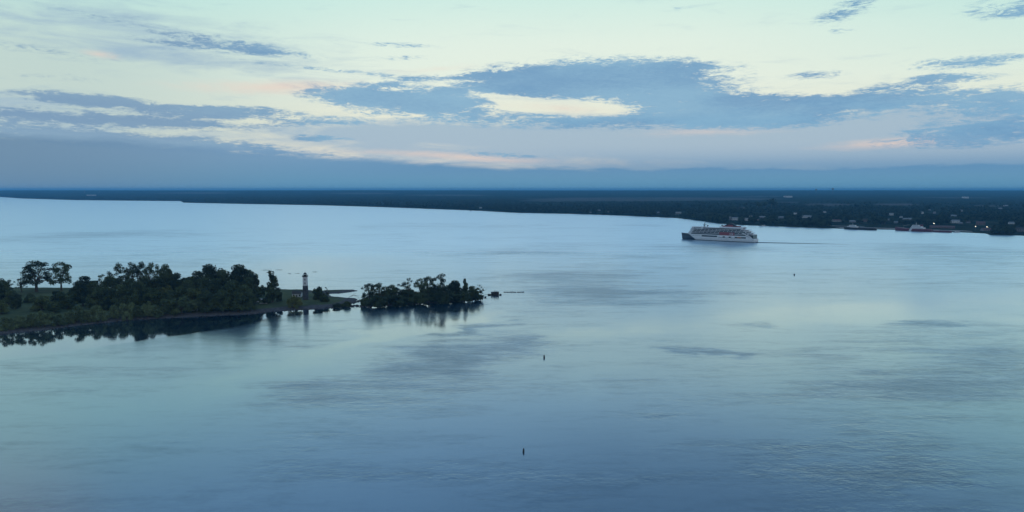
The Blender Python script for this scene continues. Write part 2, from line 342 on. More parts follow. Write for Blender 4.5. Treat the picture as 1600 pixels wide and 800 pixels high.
# ------------------------------------------------------------------ near island, islet, spit
def ipoly(near, far): return [at(*p).to_2d() for p in near] + [at(*p).to_2d() for p in far[::-1]]
near = [(-900, 640), (-500, 583), (-200, 546), (0, 523), (60, 517), (85, 514), (130, 508), (200, 501), (270, 497), (330, 494), (395, 491), (420, 488), (450, 485), (500, 483), (513, 482), (535, 480), (552, 474), (561, 470)]
far = [(-900, 447), (-400, 448), (0, 450), (110, 450), (250, 451), (440, 452), (480, 453), (512, 457), (520, 463), (540, 465), (558, 466)]
islet = [(562, 478), (575, 481), (590, 478), (620, 478), (650, 475), (700, 472), (735, 470), (752, 468), (761, 464), (752, 460), (700, 458), (640, 459), (590, 461), (566, 465), (560, 470)]
spit = [(498, 460), (528, 459), (545, 457), (563, 454.5), (556, 453), (535, 452.3), (510, 453.5), (495, 454)]
IP = np.array([[v.x, v.y] for v in ipoly(near, far)])
SP = np.array([list(at(*p).to_2d()) for p in islet]); TP = np.array([list(at(*p).to_2d()) for p in spit])
def sdist(pts, poly):
    n = len(poly); d = np.full(len(pts), 1e9); ins = np.zeros(len(pts), bool)
    for i in range(n):
        a_, b_ = poly[i], poly[(i+1) % n]; e = b_-a_
        t = np.clip(((pts-a_)@e)/(e@e), 0, 1); d = np.minimum(d, np.hypot(*(pts-a_-t[:, None]*e).T))
        c = ((a_[1] > pts[:, 1]) != (b_[1] > pts[:, 1]))
        with np.errstate(divide='ignore', invalid='ignore'):
            xi = (b_[0]-a_[0])*(pts[:, 1]-a_[1])/(b_[1]-a_[1]) + a_[0]
        ins ^= c & (pts[:, 0] < xi)
    return np.where(ins, d, -d)
def vnoise(x, y, s): return mnoise.noise(Vector((x*s, y*s, .37)))
def gz_main(d): return -1.2 + 1.9*np.clip((d+1.5)/4, 0, 1) + 1.3*np.clip((d-3)/10, 0, 1) + 1.0*np.clip((d-20)/60, 0, 1)
def gz_low(d): return -1.2 + 1.7*np.clip((d+1.5)/4, 0, 1) + .7*np.clip((d-3)/10, 0, 1)
def ground(name, poly, fz, step, m):
    x0, y0 = poly.min(0)-6; x1, y1 = poly.max(0)+6
    xs = np.arange(x0, x1, step); ys = np.arange(y0, y1, step)
    X, Y = np.meshgrid(xs, ys); pts = np.stack([X.ravel(), Y.ravel()], 1)
    jit = np.array([vnoise(x, y, .12)*1.8 + vnoise(x, y, .5)*.7 for x, y in pts])
    d = sdist(pts, poly) + jit; z = fz(d) + np.array([vnoise(x+50, y, .05)*.35 for x, y in pts])*(d > 2)
    nx = len(xs); keep = (d > -5).reshape(X.shape); idx = -np.ones(X.shape, int); bm = NB(); vl = []
    faces = []
    for i in range(len(ys)-1):
        for j in range(nx-1):
            if keep[i, j] or keep[i+1, j] or keep[i, j+1] or keep[i+1, j+1]: faces.append((i, j))
    def gv(i, j):
        if idx[i, j] < 0: idx[i, j] = len(vl); k = i*nx+j; vl.append(bm.verts.new((X[i, j], Y[i, j], z[k])))
        return vl[idx[i, j]]
    for i, j in faces: bm.faces.new((gv(i, j), gv(i, j+1), gv(i+1, j+1), gv(i+1, j)))
    return struct(obj(name, bm, m, smooth=True))
def gmat(name, zr):
    m = bpy.data.materials.new(name); m.use_nodes = True
    global nt, N, L
    nt = m.node_tree; N = nt.nodes; L = nt.links; b = N['Principled BSDF']; b.inputs['Roughness'].default_value = .95; b.inputs['Specular IOR Level'].default_value = .1
    global WP
    ge = nd('ShaderNodeNewGeometry'); WP = ge.outputs['Position']; s = nd('ShaderNodeSeparateXYZ'); L.new(WP, s.inputs[0])
    gr = mixc(sstep(wnoise(.05, .05, 5, .6), .35, .65), (.048, .064, .032, 1), (.092, .108, .052, 1))
    gr = mixc(sstep(wnoise(.6, .6, 4, .6), .4, .7, 0, .5), gr, (.06, .07, .035, 1))
    rk = mixc(sstep(wnoise(.5, .5, 4, .7), .35, .65), (.055, .05, .055, 1), (.105, .095, .10, 1))
    zz = mth('ADD', s.outputs[2], mth('MULTIPLY', mth('SUBTRACT', wnoise(.1, .1, 4), .5), 1.1))
    L.new(mixc(sstep(zz, zr-.3, zr+.3), rk, gr), b.inputs['Base Color'])
    return m
G1 = gmat('island_ground', 1.75); G2 = gmat('low_ground', .95)
ground('ground', IP, gz_main, 3.0, G1)
ground('ground', SP, gz_low, 2.0, G2)
ground('ground', TP, gz_low, 2.0, G2)
def gzpt(p, poly=IP, f=gz_main): return float(f(sdist(np.array([[p[0], p[1]]]), poly))[0])
# loose stones along the waterline
bm = NB()
def along(poly_px, step, r0, r1, spread):
    P_ = [at(*p) for p in poly_px]
    for a_, b_ in zip(P_, P_[1:]):
        n = int((b_-a_).length/step)
        for k in range(n):
            q = a_.lerp(b_, random.random()); r = random.uniform(r0, r1)
            rock(bm, q.x+random.uniform(-1, 1), q.y+random.uniform(-.5, spread), random.uniform(-.1, .6), r)
along([(0, 523), (60, 517), (85, 514), (130, 508), (200, 501), (270, 497), (330, 494), (395, 491), (420, 488), (450, 485), (500, 483), (513, 482), (535, 480), (552, 474), (561, 470)], .9, .3, .9, 4)
along(islet[:9], .8, .3, 1.0, 3)
along([(538, 480), (552, 479), (566, 480)], .25, .4, 1.0, 6)
along([(556, 472), (566, 471)], .25, .4, .9, 3)
o = obj('shore_rocks', bm, M['rock']); o['kind'] = 'stuff'; tag(o, 'loose grey stones lining the waterline of the low island and islet', 'stones')
# low breakwater line of stones off the tip
bm = NB()
for k in range(70):
    p = at(788 + 31*random.random(), 456.6, 0); rock(bm, p.x, p.y + random.uniform(-1.2, 1.2), .05, random.uniform(.4, .8))
tag(obj('breakwater', bm, M['rock']), 'thin low line of stones reaching right from the islet tip', 'breakwater')

# ------------------------------------------------------------------ trees: kinds
def leafmesh(name, clumps, leaf, per, m, droop=0.0):
    """clumps: (centre, radii); small diamond leaf tufts spread through each clump's volume."""
    V = []; 
    for c, r in clumps:
        n = int(per * (r[0]*r[1]*r[2])**(2/3)); n = max(n, 14)
        d = RNG.normal(size=(n, 3)); d /= np.linalg.norm(d, axis=1)[:, None]
        rad = RNG.random(n)**.42
        p = np.array(c) + d*rad[:, None]*np.array(r)
        p[:, 2] -= droop*RNG.random(n)*r[2]
        u = RNG.normal(size=(n, 3)); u /= np.linalg.norm(u, axis=1)[:, None]
        q = RNG.normal(size=(n, 3)); v = np.cross(u, q); v /= np.linalg.norm(v, axis=1)[:, None]
        s = leaf*RNG.uniform(.6, 1.35, n)[:, None]
        V.append(np.stack([p-u*s, p-v*s*.6, p+u*s, p+v*s*.6], 1))
    V = np.concatenate(V).reshape(-1, 3); nq = len(V)//4
    return mkmesh(name, V, np.arange(nq*4).reshape(-1, 4), m)
def mkmesh(name, V, Fq, m):
    me = bpy.data.meshes.new(name); me.vertices.add(len(V)); me.vertices.foreach_set('co', V.astype(np.float32).ravel())
    nq = len(Fq); me.loops.add(nq*4); me.loops.foreach_set('vertex_index', Fq.astype(np.int32).ravel())
    me.polygons.add(nq); me.polygons.foreach_set('loop_start', np.arange(nq, dtype=np.int32)*4); me.polygons.foreach_set('loop_total', np.full(nq, 4, np.int32))
    me.materials.append(m); me.update(calc_edges=True); me.validate(); return me
def limbs(bm, h, r, ends, base=(0, 0), lean=(0, 0)):
    fork = Vector((base[0]+lean[0]*.5, base[1]+lean[1]*.5, h))
    tube(bm, [(base[0], base[1], -.6), (base[0]+lean[0]*.1, base[1]+lean[1]*.1, h*.35), fork], [r*1.35, r, r*.75], 7)
    for e in ends:
        e = Vector(e); mid = fork.lerp(e, .5) + Vector((0, 0, .12*(e-fork).length))
        tube(bm, [fork, mid, e], [r*.5, r*.3, r*.08], 5)
def kind(k, seed):
    random.seed(seed*31+7); U = random.uniform
    cl = []; ends = []; h0 = 3
    if k == 'broad':                       # nominal 12 m tall, 10 m wide
        h0 = 2.6
        for i in range(30):
            a_ = U(0, 6.28); rr = 3.7*U(0, 1)**.6; z = U(2.8, 10.0) - rr*.35
            c = (math.cos(a_)*rr, math.sin(a_)*rr, z); cl.append((c, (U(1.2, 2.0), U(1.2, 2.0), U(1.0, 1.7)))); 
            if i % 2 == 0: ends.append(c)
        cl.append(((U(-.6, .6), 0, 10.2), (2.2, 2.2, 1.4))); per, leaf, m = 115, .28, 'leaf_dark'
    elif k == 'open':                      # tall with gaps
        h0 = 4.0
        for i in range(40):
            a_ = U(0, 6.28); rr = 4.2*U(.02, 1)**.6; z = U(4.0, 11.0) - rr*.28
            c = (math.cos(a_)*rr, math.sin(a_)*rr, z); cl.append((c, (U(.8, 1.4), U(.8, 1.4), U(.6, 1.1)))); ends.append(c) if i % 3 == 0 else None
        cl.append(((0.3, 0, 10.8), (1.7, 1.7, 1.0))); per, leaf, m = 90, .23, 'leaf_dark'
    elif k == 'willow':                    # low, pale, loose
        h0 = 2.2
        for i in range(26):
            a_ = U(0, 6.28); rr = 3.9*U(.02, 1)**.6; z = U(3.2, 10.2) - rr*.6
            c = (math.cos(a_)*rr, math.sin(a_)*rr, z); cl.append((c, (U(1.0, 1.6), U(1.0, 1.6), U(1.3, 2.1)))); 
            if i % 2 == 0: ends.append(c)
        per, leaf, m = 95, .27, 'leaf_willow'
    elif k == 'green':
        h0 = 2.0
        for i in range(28):
            a_ = U(0, 6.28); rr = 3.7*U(0, 1)**.6; z = U(2.4, 10.2) - rr*.4
            c = (math.cos(a_)*rr, math.sin(a_)*rr, z); cl.append((c, (U(1.2, 1.9), U(1.2, 1.9), U(1.0, 1.7)))); 
            if i % 2 == 0: ends.append(c)
        per, leaf, m = 140, .27, 'leaf_mid'
    elif k == 'column':
        h0 = 2.0
        for i in range(20):
            z = 1.6 + i*.5; wd = 3.9*(1 - abs(z-5.2)/8.2); a_ = U(0, 6.28); rr = wd*U(.2, .75)
            c = (math.cos(a_)*rr, math.sin(a_)*rr, z); cl.append((c, (wd*.42, wd*.42, U(.8, 1.2)))); ends.append(c) if i % 3 == 0 else None
        cl.append(((.8, 0, 11.5), (.8, .8, .7))); per, leaf, m = 190, .24, 'leaf_dark'
    elif k == 'bush':                      # foliage down to the ground
        h0 = .8
        for i in range(24):
            a_ = U(0, 6.28); rr = 3.7*U(0, 1)**.6; z = U(1.0, 10) * (1-rr/11)
            c = (math.cos(a_)*rr, math.sin(a_)*rr, z); cl.append((c, (U(1.3, 2.0), U(1.3, 2.0), U(1.5, 2.4)))); 
            if i % 3 == 0: ends.append(c)
        per, leaf, m = 120, .3, 'leaf_dark'
    elif k == 'sparse':                    # thin top, visible boughs
        h0 = 3.5
        for i in range(22):
            a_ = U(0, 6.28); rr = 4.0*U(.02, 1)**.6; z = U(3.6, 11.2)
            c = (math.cos(a_)*rr, math.sin(a_)*rr, z); cl.append((c, (U(.6, 1.1), U(.6, 1.1), U(.45, .8)))); ends.append(c)
        per, leaf, m = 95, .22, 'leaf_dark'
    bm = NB(); limbs(bm, h0, .34 if k not in ('willow', 'bush') else .25, ends, lean=(U(-.5, .5), U(-.3, .3)))
    tm = bpy.data.meshes.new('trunk'); bm.to_mesh(tm); bm.free(); tm.materials.append(M['bark'])
    return leafmesh('crown', cl, leaf, per, M[m], .35 if k == 'willow' else 0), tm
KM = {k: [kind(k, s) for s in range(n)] for k, n in (('broad', 5), ('open', 4), ('willow', 5), ('green', 4), ('column', 1), ('bush', 3), ('sparse', 3))}
random.seed(99)
KN = dict(broad='leafy_tree', open='tall_tree', willow='willow_tree', green='green_tree', column='poplar_tree', bush='shrub', sparse='thin_tree')
def tree(px, yb, yt, wpx, k, label, group, gz=None, var=None, mats=None, rz=None):
    z = 1.5 if gz is None else gz
    p = at(px, yb, z)
    if gz is None: z = max(.3, gzpt(p)); p = at(px, yb, z)
    H = zat(px, yt, p.y) - z; W = wpx * p.y / F
    cm, tm = KM[k][var if var is not None else random.randrange(len(KM[k]))]
    r = thing(KN[k], label, 'shrub' if k == 'bush' else 'tree', p - Vector((0, 0, .1)), random.uniform(0, 6.28) if rz is None else rz, group)
    s = W/(8.4 if k == 'open' else 9.2); r.scale = (s, s, H/11.8)
    for nm, me in (('crown', cm), ('trunk', tm)):
        c = bpy.data.objects.new(nm, me); C.objects.link(c); c.parent = r
        if nm == 'crown' and mats: c.material_slots[0].link = 'OBJECT'; c.material_slots[0].material = M[mats]
    return r
GW, GS, GM, GI = 'trees of the dense wood on the island', 'small trees along the island shore', 'trees on the island meadow', 'trees on the islet'
T = [
 # the meadow at the far left
 (57, 456, 407, 52, 'open', 'tall open crowned tree, left and larger of the tall pair on the meadow', GM, 0),
 (96, 454, 408, 34, 'open', 'tall open crowned tree, right and slimmer of the tall pair on the meadow', GM, 1),
 (34, 457, 431, 22, 'sparse', 'short thin tree at the left foot of the tall pair', GM, 1),
 (6, 473, 437, 32, 'broad', 'dark tree cut by the left edge of the photo behind the meadow', GM, 0),
 (25, 482, 456, 22, 'broad', 'small dark tree on the meadow right of the edge tree', GM, 1),
 (66, 484, 459, 36, 'green', 'round green tree in the middle of the left meadow', GM, 0),
 (106, 481, 452, 32, 'green', 'round green tree on the meadow below the slimmer tall tree', GM, 1),
 (2, 462, 434, 30, 'open', 'loose dark tree at the left edge, behind the edge tree of the meadow', GM, 2),
 (14, 476, 450, 22, 'green', 'green shrubby tree at the left edge between the two edge trees', GM, 2),
 (2, 490, 466, 26, 'green', 'small green tree cut by the left edge in front of the meadow trees', GM, 0),
 (45, 472, 457, 18, 'bush', 'low dark shrub in front of the trunk of the larger tall tree', GM, 0),
 (84, 488, 468, 26, 'green', 'low green tree between the meadow and the shoreline willows', GM, 3),
 (92, 470, 450, 24, 'bush', 'dark shrub below the slimmer tall tree, right of its trunk', GM, 1),
 (92, 510, 488, 24, 'willow', 'low pale willow on the shore, fifth of the row from the left edge', GS, 0),
 (138, 503, 480, 24, 'willow', 'low pale willow squeezed between the lone full willow and its right neighbour', GS, 1),
 (216, 497, 472, 24, 'willow', 'low pale willow right of the close pair on the shore', GS, 2),
 (-30, 478, 440, 60, 'broad', 'dark tree just outside the left edge of the meadow', GM, 2),
 # shore row, left to right
 (8, 518, 492, 26, 'willow', 'small pale willow on the shore, leftmost of the shoreline row', GS, 0),
 (30, 514, 489, 24, 'willow', 'small pale willow on the shore, second of the row from the left edge', GS, 1),
 (50, 512, 484, 25, 'willow', 'small pale willow on the shore, third of the row from the left edge', GS, 2),
 (70, 511, 481, 28, 'willow', 'spreading pale willow on the shore, fourth of the row from the left edge', GS, 3),
 (118, 506, 474, 32, 'willow', 'full willow standing alone on the shore with its whole mirror image below', GS, 4),
 (155, 503, 473, 30, 'willow', 'pale willow on the shore just right of the lone full willow', GS, 0),
 (178, 500, 471, 22, 'willow', 'narrow pale willow on the shore, left of a pair close together', GS, 2),
 (199, 499, 467, 26, 'willow', 'narrow pale willow on the shore, right of a pair close together', GS, 1),
 (231, 497, 467, 22, 'willow', 'slim willow on the shore left of the broad willow clump', GS, 3),
 (254, 494, 464, 34, 'willow', 'broad willow at the left end of the willow clump by the shore', GS, 4),
 (284, 489, 460, 38, 'willow', 'broad willow in the middle of the clump above the white picnic tables', GS, 0),
 (308, 487, 461, 34, 'willow', 'willow right of the middle in the clump above the white picnic tables', GS, 1),
 (336, 484, 456, 36, 'willow', 'big round willow, rightmost of the willow clump, before the dark wood', GS, 2),
 # mid ranks of the wood
 (130, 478, 440, 34, 'broad', 'dark tree at the left end of the dense wood, above the meadow edge', GW, 0),
 (134, 462, 430, 36, 'broad', 'rounded dark tree on the skyline at the left end of the dense wood', GW, 3),
 (157, 464, 428, 24, 'sparse', 'thin topped tree on the skyline between the rounded tree and the high group', GW, 0),
 (152, 482, 446, 30, 'green', 'mid green tree in front at the left end of the dense wood', GW, 2),
 (172, 476, 430, 30, 'broad', 'dark tree just left of the high skyline group', GW, 4),
 (186, 462, 410, 28, 'open', 'high skyline tree, first from the left in the group of five', GW, 2),
 (207, 462, 409, 26, 'open', 'high skyline tree, second from the left in the group of five', GW, 3),
 (222, 462, 408, 24, 'open', 'high skyline tree, third from the left in the group of five', GW, 0),
 (238, 463, 409, 26, 'open', 'high skyline tree, fourth from the left in the group of five', GW, 1),
 (259, 464, 411, 26, 'broad', 'dense round skyline tree, fifth from the left in the group of five', GW, 1),
 (190, 482, 443, 32, 'broad', 'dark tree in the middle rank below the first high skyline tree', GW, 2),
 (214, 484, 438, 38, 'broad', 'broad dark tree in the middle rank below the high skyline group', GW, 0),
 (240, 484, 444, 30, 'green', 'green tree in the middle rank below the high skyline group', GW, 3),
 (256, 478, 440, 34, 'yellow', 'yellowing tree standing out in the middle of the dense wood', GW, 1),
 (278, 472, 424, 30, 'broad', 'dark skyline tree in the dip between the two high crowns', GW, 3),
 (300, 470, 428, 34, 'green', 'green skyline tree right of the dip in the dense wood', GW, 0),
 (330, 468, 411, 48, 'broad', 'great broad crowned dark tree, left of the two highest of the dense wood', GW, 4),
 (306, 482, 444, 34, 'green', 'green tree in the middle rank behind the willow clump', GW, 1),
 (282, 484, 447, 32, 'broad', 'dark tree in the middle rank behind the left of the willow clump', GW, 1),
 (338, 480, 434, 40, 'broad', 'dark tree below the left of the two highest crowns', GW, 2),
 (372, 472, 411, 46, 'broad', 'great round dark tree, right of the two highest of the dense wood', GW, 0),
 (360, 484, 440, 36, 'broad', 'black looking tree low in the wood right of the round willow', GW, 3),
 (382, 482, 444, 30, 'broad', 'black looking tree low at the right end of the wood beside the pole', GW, 1),
 (399, 468, 426, 28, 'broad', 'dark tree at the right end of the wood, next to the poplar', GW, 2),
 (409, 463, 443, 12, 'bush', 'small dark shrub in the gap between the wood and the poplar', GW, 0),
 (426, 472, 424, 40, 'column', 'tall narrow dark poplar standing apart between wood and lighthouse', GW, 0),
 (436, 470, 452, 12, 'bush', 'low dark bush at the right foot of the tall poplar', GW, 1),
 (418, 474, 456, 14, 'bush', 'low dark bush at the left foot of the tall poplar', GW, 2),
 # around the lighthouse
 (461, 482, 458, 24, 'yellow', 'round olive willow on the shore in front of the lighthouse', GS, 3),
 (498, 468, 445, 19, 'bush', 'round dark bush right of the lighthouse', GM, 0),
 (511, 467, 447, 9, 'sparse', 'thin little tree right of the round bush by the lighthouse', GM, 2),
 (507, 471, 458, 16, 'bush', 'low shrub under the thin tree by the lighthouse', GM, 1),
 (541, 479, 469, 18, 'bush', 'low bush at the end of the island before the islet', GM, 2),
 (526, 480, 472, 14, 'bush', 'very low bush on the shore of the island end', GM, 1),
]
GSPEC = []
for t in T:
    k = t[4]; mt = None
    if k == 'yellow': k, mt = 'willow', 'leaf_yellow'
    gz_ = None if t[1] < 512 or True else None
    tree(t[0], t[1], t[2], t[3], k, t[5], t[6], None, t[7], mt)
# inner trees nobody can tell apart
for px, yb, yt, w_ in [(146, 472, 440, 30), (165, 484, 450, 28), (205, 474, 434, 34), (228, 474, 432, 34), (270, 464, 428, 30), (268, 486, 452, 30), (292, 480, 436, 36), (318, 478, 432, 36),
                       (322, 488, 452, 30), (350, 474, 420, 42), (348, 486, 452, 30), (366, 480, 436, 36), (390, 476, 432, 34), (372, 487, 456, 28), (392, 486, 458, 22), (246, 472, 430, 32), (310, 462, 422, 36), (390, 464, 420, 30)]:
    tree(px, yb, yt, w_, 'broad', 'dark leafy tree inside the dense wood, hemmed in by others', GW)
I = [
 (578, 475, 442, 26, 'open', 'airy tree at the left end of the islet', 0), (594, 474, 441, 26, 'open', 'airy tree, second from the left end of the islet', 1),
 (612, 473, 444, 24, 'broad', 'dark tree third from the left end of the islet', 1), (632, 472, 440, 28, 'open', 'airy tree left of the dip in the islet trees', 2),
 (638, 470, 433, 14, 'sparse', 'thin top rising left of the dip in the islet trees', 0), (657, 471, 434, 22, 'open', 'airy tree just right of the dip in the islet trees', 3),
 (670, 470, 431, 26, 'open', 'airy tree left of the highest tree of the islet', 0), (690, 470, 427, 32, 'open', 'highest tree of the islet with a rounded airy crown', 2),
 (712, 469, 437, 28, 'broad', 'round tree right of the highest tree of the islet', 0), (726, 468, 436, 24, 'column', 'pointed dark tree near the right end of the islet', 0),
 (738, 468, 446, 22, 'broad', 'low dark tree near the right end of the islet', 3), (751, 466, 443, 13, 'sparse', 'ragged thin tree at the right end of the islet', 2),
 (590, 479, 460, 34, 'bush', 'wide low bush at the left end of the islet shore', 0), (570, 478, 462, 16, 'bush', 'small bush at the left corner of the islet', 1),
 (622, 477, 456, 38, 'bush', 'wide low bush on the islet shore left of the middle', 1), (655, 475, 454, 38, 'bush', 'wide low bush on the islet shore in the middle', 2),
 (690, 473, 453, 40, 'bush', 'wide low bush on the islet shore under the highest tree', 0), (722, 471, 453, 32, 'bush', 'low bush on the islet shore right of the highest tree', 1),
 (744, 469, 455, 22, 'bush', 'low bush on the islet shore near its right end', 2), (604, 466, 452, 30, 'bush', 'bush behind the left trees of the islet', 2),
 (640, 465, 450, 34, 'bush', 'bush behind the middle trees of the islet', 0), (676, 464, 446, 34, 'bush', 'bush behind the airy trees of the islet', 1), (712, 463, 446, 30, 'bush', 'bush behind the round right hand trees of the islet', 2)]
for px, yb, yt, w_, k, lab, v in I: tree(px, yb-1, yt, w_, k, lab, GI, .8, v)

# dead arching boughs at the water's edge
def deadwood(name, pts, label, r=.22):
    bm = NB(); base = Vector(pts[0][0])
    for pl in pts:
        q = [Vector(p)-base for p in pl]; n = len(q); tube(bm, q, [r*(1-.8*i/(n-1)) for i in range(n)], 6)
    return tag(obj(name, bm, M['bark'], loc=base), label, 'dead tree')
b0 = at(541, 470, .6); b1 = at(562, 471, .5)
deadwood('fallen_tree', [[b0, b0+Vector((3, 0, 3.5)), b0+Vector((7, .5, 4.6)), b0+Vector((10.5, .5, 2.6)), b1], [b0+Vector((4, .2, 3.8)), b0+Vector((6.5, 1, 5.6)), b0+Vector((8, 1.2, 6.2))],
                         [b0+Vector((7, .5, 4.4)), b0+Vector((9, -1, 4.9)), b0+Vector((11.5, -1.5, 5.0))]], 'bare fallen tree arching over the gap between island and islet')
b0 = at(752, 462, .8)
deadwood('dead_tree', [[b0, b0+Vector((1, 0, 5)), b0+Vector((.5, 0, 10))], [b0+Vector((1, 0, 5)), b0+Vector((3.5, 0, 8))], [b0+Vector((.9, 0, 4)), b0+Vector((4, 0, 5.2)), b0+Vector((5.5, 0, 7.2))], [b0, b0+Vector((5, -1, 1.2)), b0+Vector((10, -1, .4))]],
         'bare dead tree leaning out from the right end of the islet')

# ------------------------------------------------------------------ lighthouse and its house
p = at(477.6, 466, 3.3); gz_ = gzpt(p)
lh = thing('lighthouse', 'square tower with white upper walls, dark lower walls and a black lantern on top', 'lighthouse', (p.x, p.y, gz_-.2), R(8))
U_ = (p.y)/F                                                     # metres per photograph pixel here
ht = lambda row: zat(477.6, row, p.y) - gz_ + .2
def sq(bm, z0, z1, a0, a1):
    v = [bm.verts.new((sx*a, sy*a, z)) for z, a in ((z0, a0), (z1, a1)) for sx, sy in ((-1, -1), (1, -1), (1, 1), (-1, 1))]
    for q in ((3, 2, 1, 0), (4, 5, 6, 7), (0, 1, 5, 4), (1, 2, 6, 5), (2, 3, 7, 6), (3, 0, 4, 7)): bm.faces.new([v[i] for i in q])
zb, zt = ht(446), ht(432.2)
bm = NB(); sq(bm, 0, zb, 2.15, 1.95); obj('stone_base', bm, M['stone'], lh)
bm = NB(); sq(bm, zb, zt, 1.93, 1.75); obj('tower', bm, M['white'], lh)
bm = NB(); sq(bm, zt, zt+.3, 2.1, 2.35); sq(bm, zt+.3, zt+.45, 2.4, 2.4); gal = obj('gallery', bm, M['black'], lh)
bm = NB()
for k in range(12):
    a = k*math.pi/6; tube(bm, [(2.3*math.cos(a), 2.3*math.sin(a), zt+.45), (2.3*math.cos(a), 2.3*math.sin(a), zt+1.5)], [.05, .05], 4)
for z in (zt+1.0, zt+1.5): tube(bm, [(2.3*math.cos(k*math.pi/8), 2.3*math.sin(k*math.pi/8), z) for k in range(17)], [.05]*17, 4)
obj('railing', bm, M['black'], gal)
bm = NB(); lathe(bm, [(1.35, zt+.45), (1.35, zt+1.5)], 10); obj('lantern_base', bm, M['black'], lh)
lz = zt+1.5; lt = ht(427.9)
bm = NB()
for k in range(8):
    a = k*math.pi/4; tube(bm, [(1.15*math.cos(a), 1.15*math.sin(a), lz), (1.15*math.cos(a), 1.15*math.sin(a), lt)], [.07, .07], 4)
lathe(bm, [(1.3, lt-.12), (1.3, lt-.01)], 12); lathe(bm, [(1.3, lz), (1.3, lz+.12)], 12); lr_ = obj('lantern_room', bm, M['black'], lh)
bm = NB(); lathe(bm, [(.16, lz), (.35, lz+.5), (.35, lz+1.0), (.16, lz+1.3)], 8); obj('lens', bm, M['siding'], lr_)
bm = NB(); lathe(bm, [(1.45, lt), (1.4, lt+.2), (1.0, lt+.75), (.35, lt+1.1), (.12, lt+1.25), (.2, lt+1.45), (.05, lt+1.9)], 12); obj('roof', bm, M['black'], lh)
for z in (zb+1.5, zb+4.6, zb-4.6, zb-8.2):
    bm = NB(); h_ = 1.93+.1; box(bm, -.35, .35, -h_-.02, -h_+.35, z, z+1.3); wn = obj('window', bm, M['glass'], lh)
    bm = NB(); box(bm, -.45, .45, -h_-.08, -h_-.025, z-.14, z-.01); obj('sill', bm, M['stone'], wn)
bm = NB(); box(bm, -.5, .5, -2.22, -2.0, .15, 2.3); obj('door', bm, M['darkroof'], lh)

def gable_house(name, label, cat, loc, rz, W, D, H, rh, wm_, rm, group=None, nwin=2, chim=False, name_door=True, ov=.35):
    t = thing(name, label, cat, loc, rz, group)
    bm = NB(); prism(bm, [(-D/2, -.5), (D/2, -.5), (D/2, H), (0, H+rh), (-D/2, H)], -W/2, W/2)
    bm.transform(Matrix.Rotation(math.pi/2, 4, 'Z')); obj('wall', bm, wm_, t)
    bm = NB(); q = rh/(D/2); e = D/2+ov; th = .22
    prism(bm, [(-e, H-q*ov+.04), (0, H+rh+.04), (e, H-q*ov+.04), (e, H-q*ov+th), (0, H+rh+th+.05), (-e, H-q*ov+th)], -W/2-ov, W/2+ov)
    bm.transform(Matrix.Rotation(math.pi/2, 4, 'Z')); rf = obj('roof', bm, rm, t)
    if chim: bm = NB(); box(bm, W*.28, W*.28+.9, -.5, .4, H+rh*.3, H+rh+1.3); obj('chimney', bm, M['brick'], rf)
    for k in range(nwin):
        x = -W/2 + W*(k+.5)/nwin
        if name_door and nwin > 1 and k == nwin//2:
            bm = NB(); box(bm, x-.5, x+.5, -D/2-.06, -D/2+.1, 0, 2.1); obj('door', bm, M['darkroof'], t); continue
        for fl in range(max(1, int(H//2.9))):
            bm = NB(); box(bm, x-.55, x+.55, -D/2-.05, -D/2+.1, 1+fl*2.8, 2.35+fl*2.8); obj('window', bm, M['glass'], t)
    return t
p = at(464.5, 461.5, 3.3)
gable_house('keepers_house', 'low white gabled house with dark roof edge beside the lighthouse', 'house', (p.x, p.y, gzpt(p)-.1), R(6), 7.6, 6.2, 3.2, 2.0, M['white'], M['darkroof'], nwin=3, chim=False)
p = at(457.3, 461, 3.3)
bm = NB(); lathe(bm, [(.45, 0), (.4, 4.6), (.55, 4.7), (.55, 5.0), (.2, 5.1)], 8)
tag(obj('brick_stack', bm, M['brick'], loc=(p.x, p.y, gzpt(p)-.2)), 'slim dark stack standing at the left end of the white house', 'chimney')
p = at(388.3, 474, 3.0); bm = NB(); zp = zat(388.3, 456, p.y) - gzpt(p)
lathe(bm, [(.3, 0), (.18, .3), (.14, zp*.5), (.09, zp), (.16, zp+.05), (.02, zp+.3)], 8)
tag(obj('flagpole', bm, M['metal'], loc=(p.x, p.y, gzpt(p)-.1)), 'bare grey pole in front of the right end of the dense wood', 'pole')

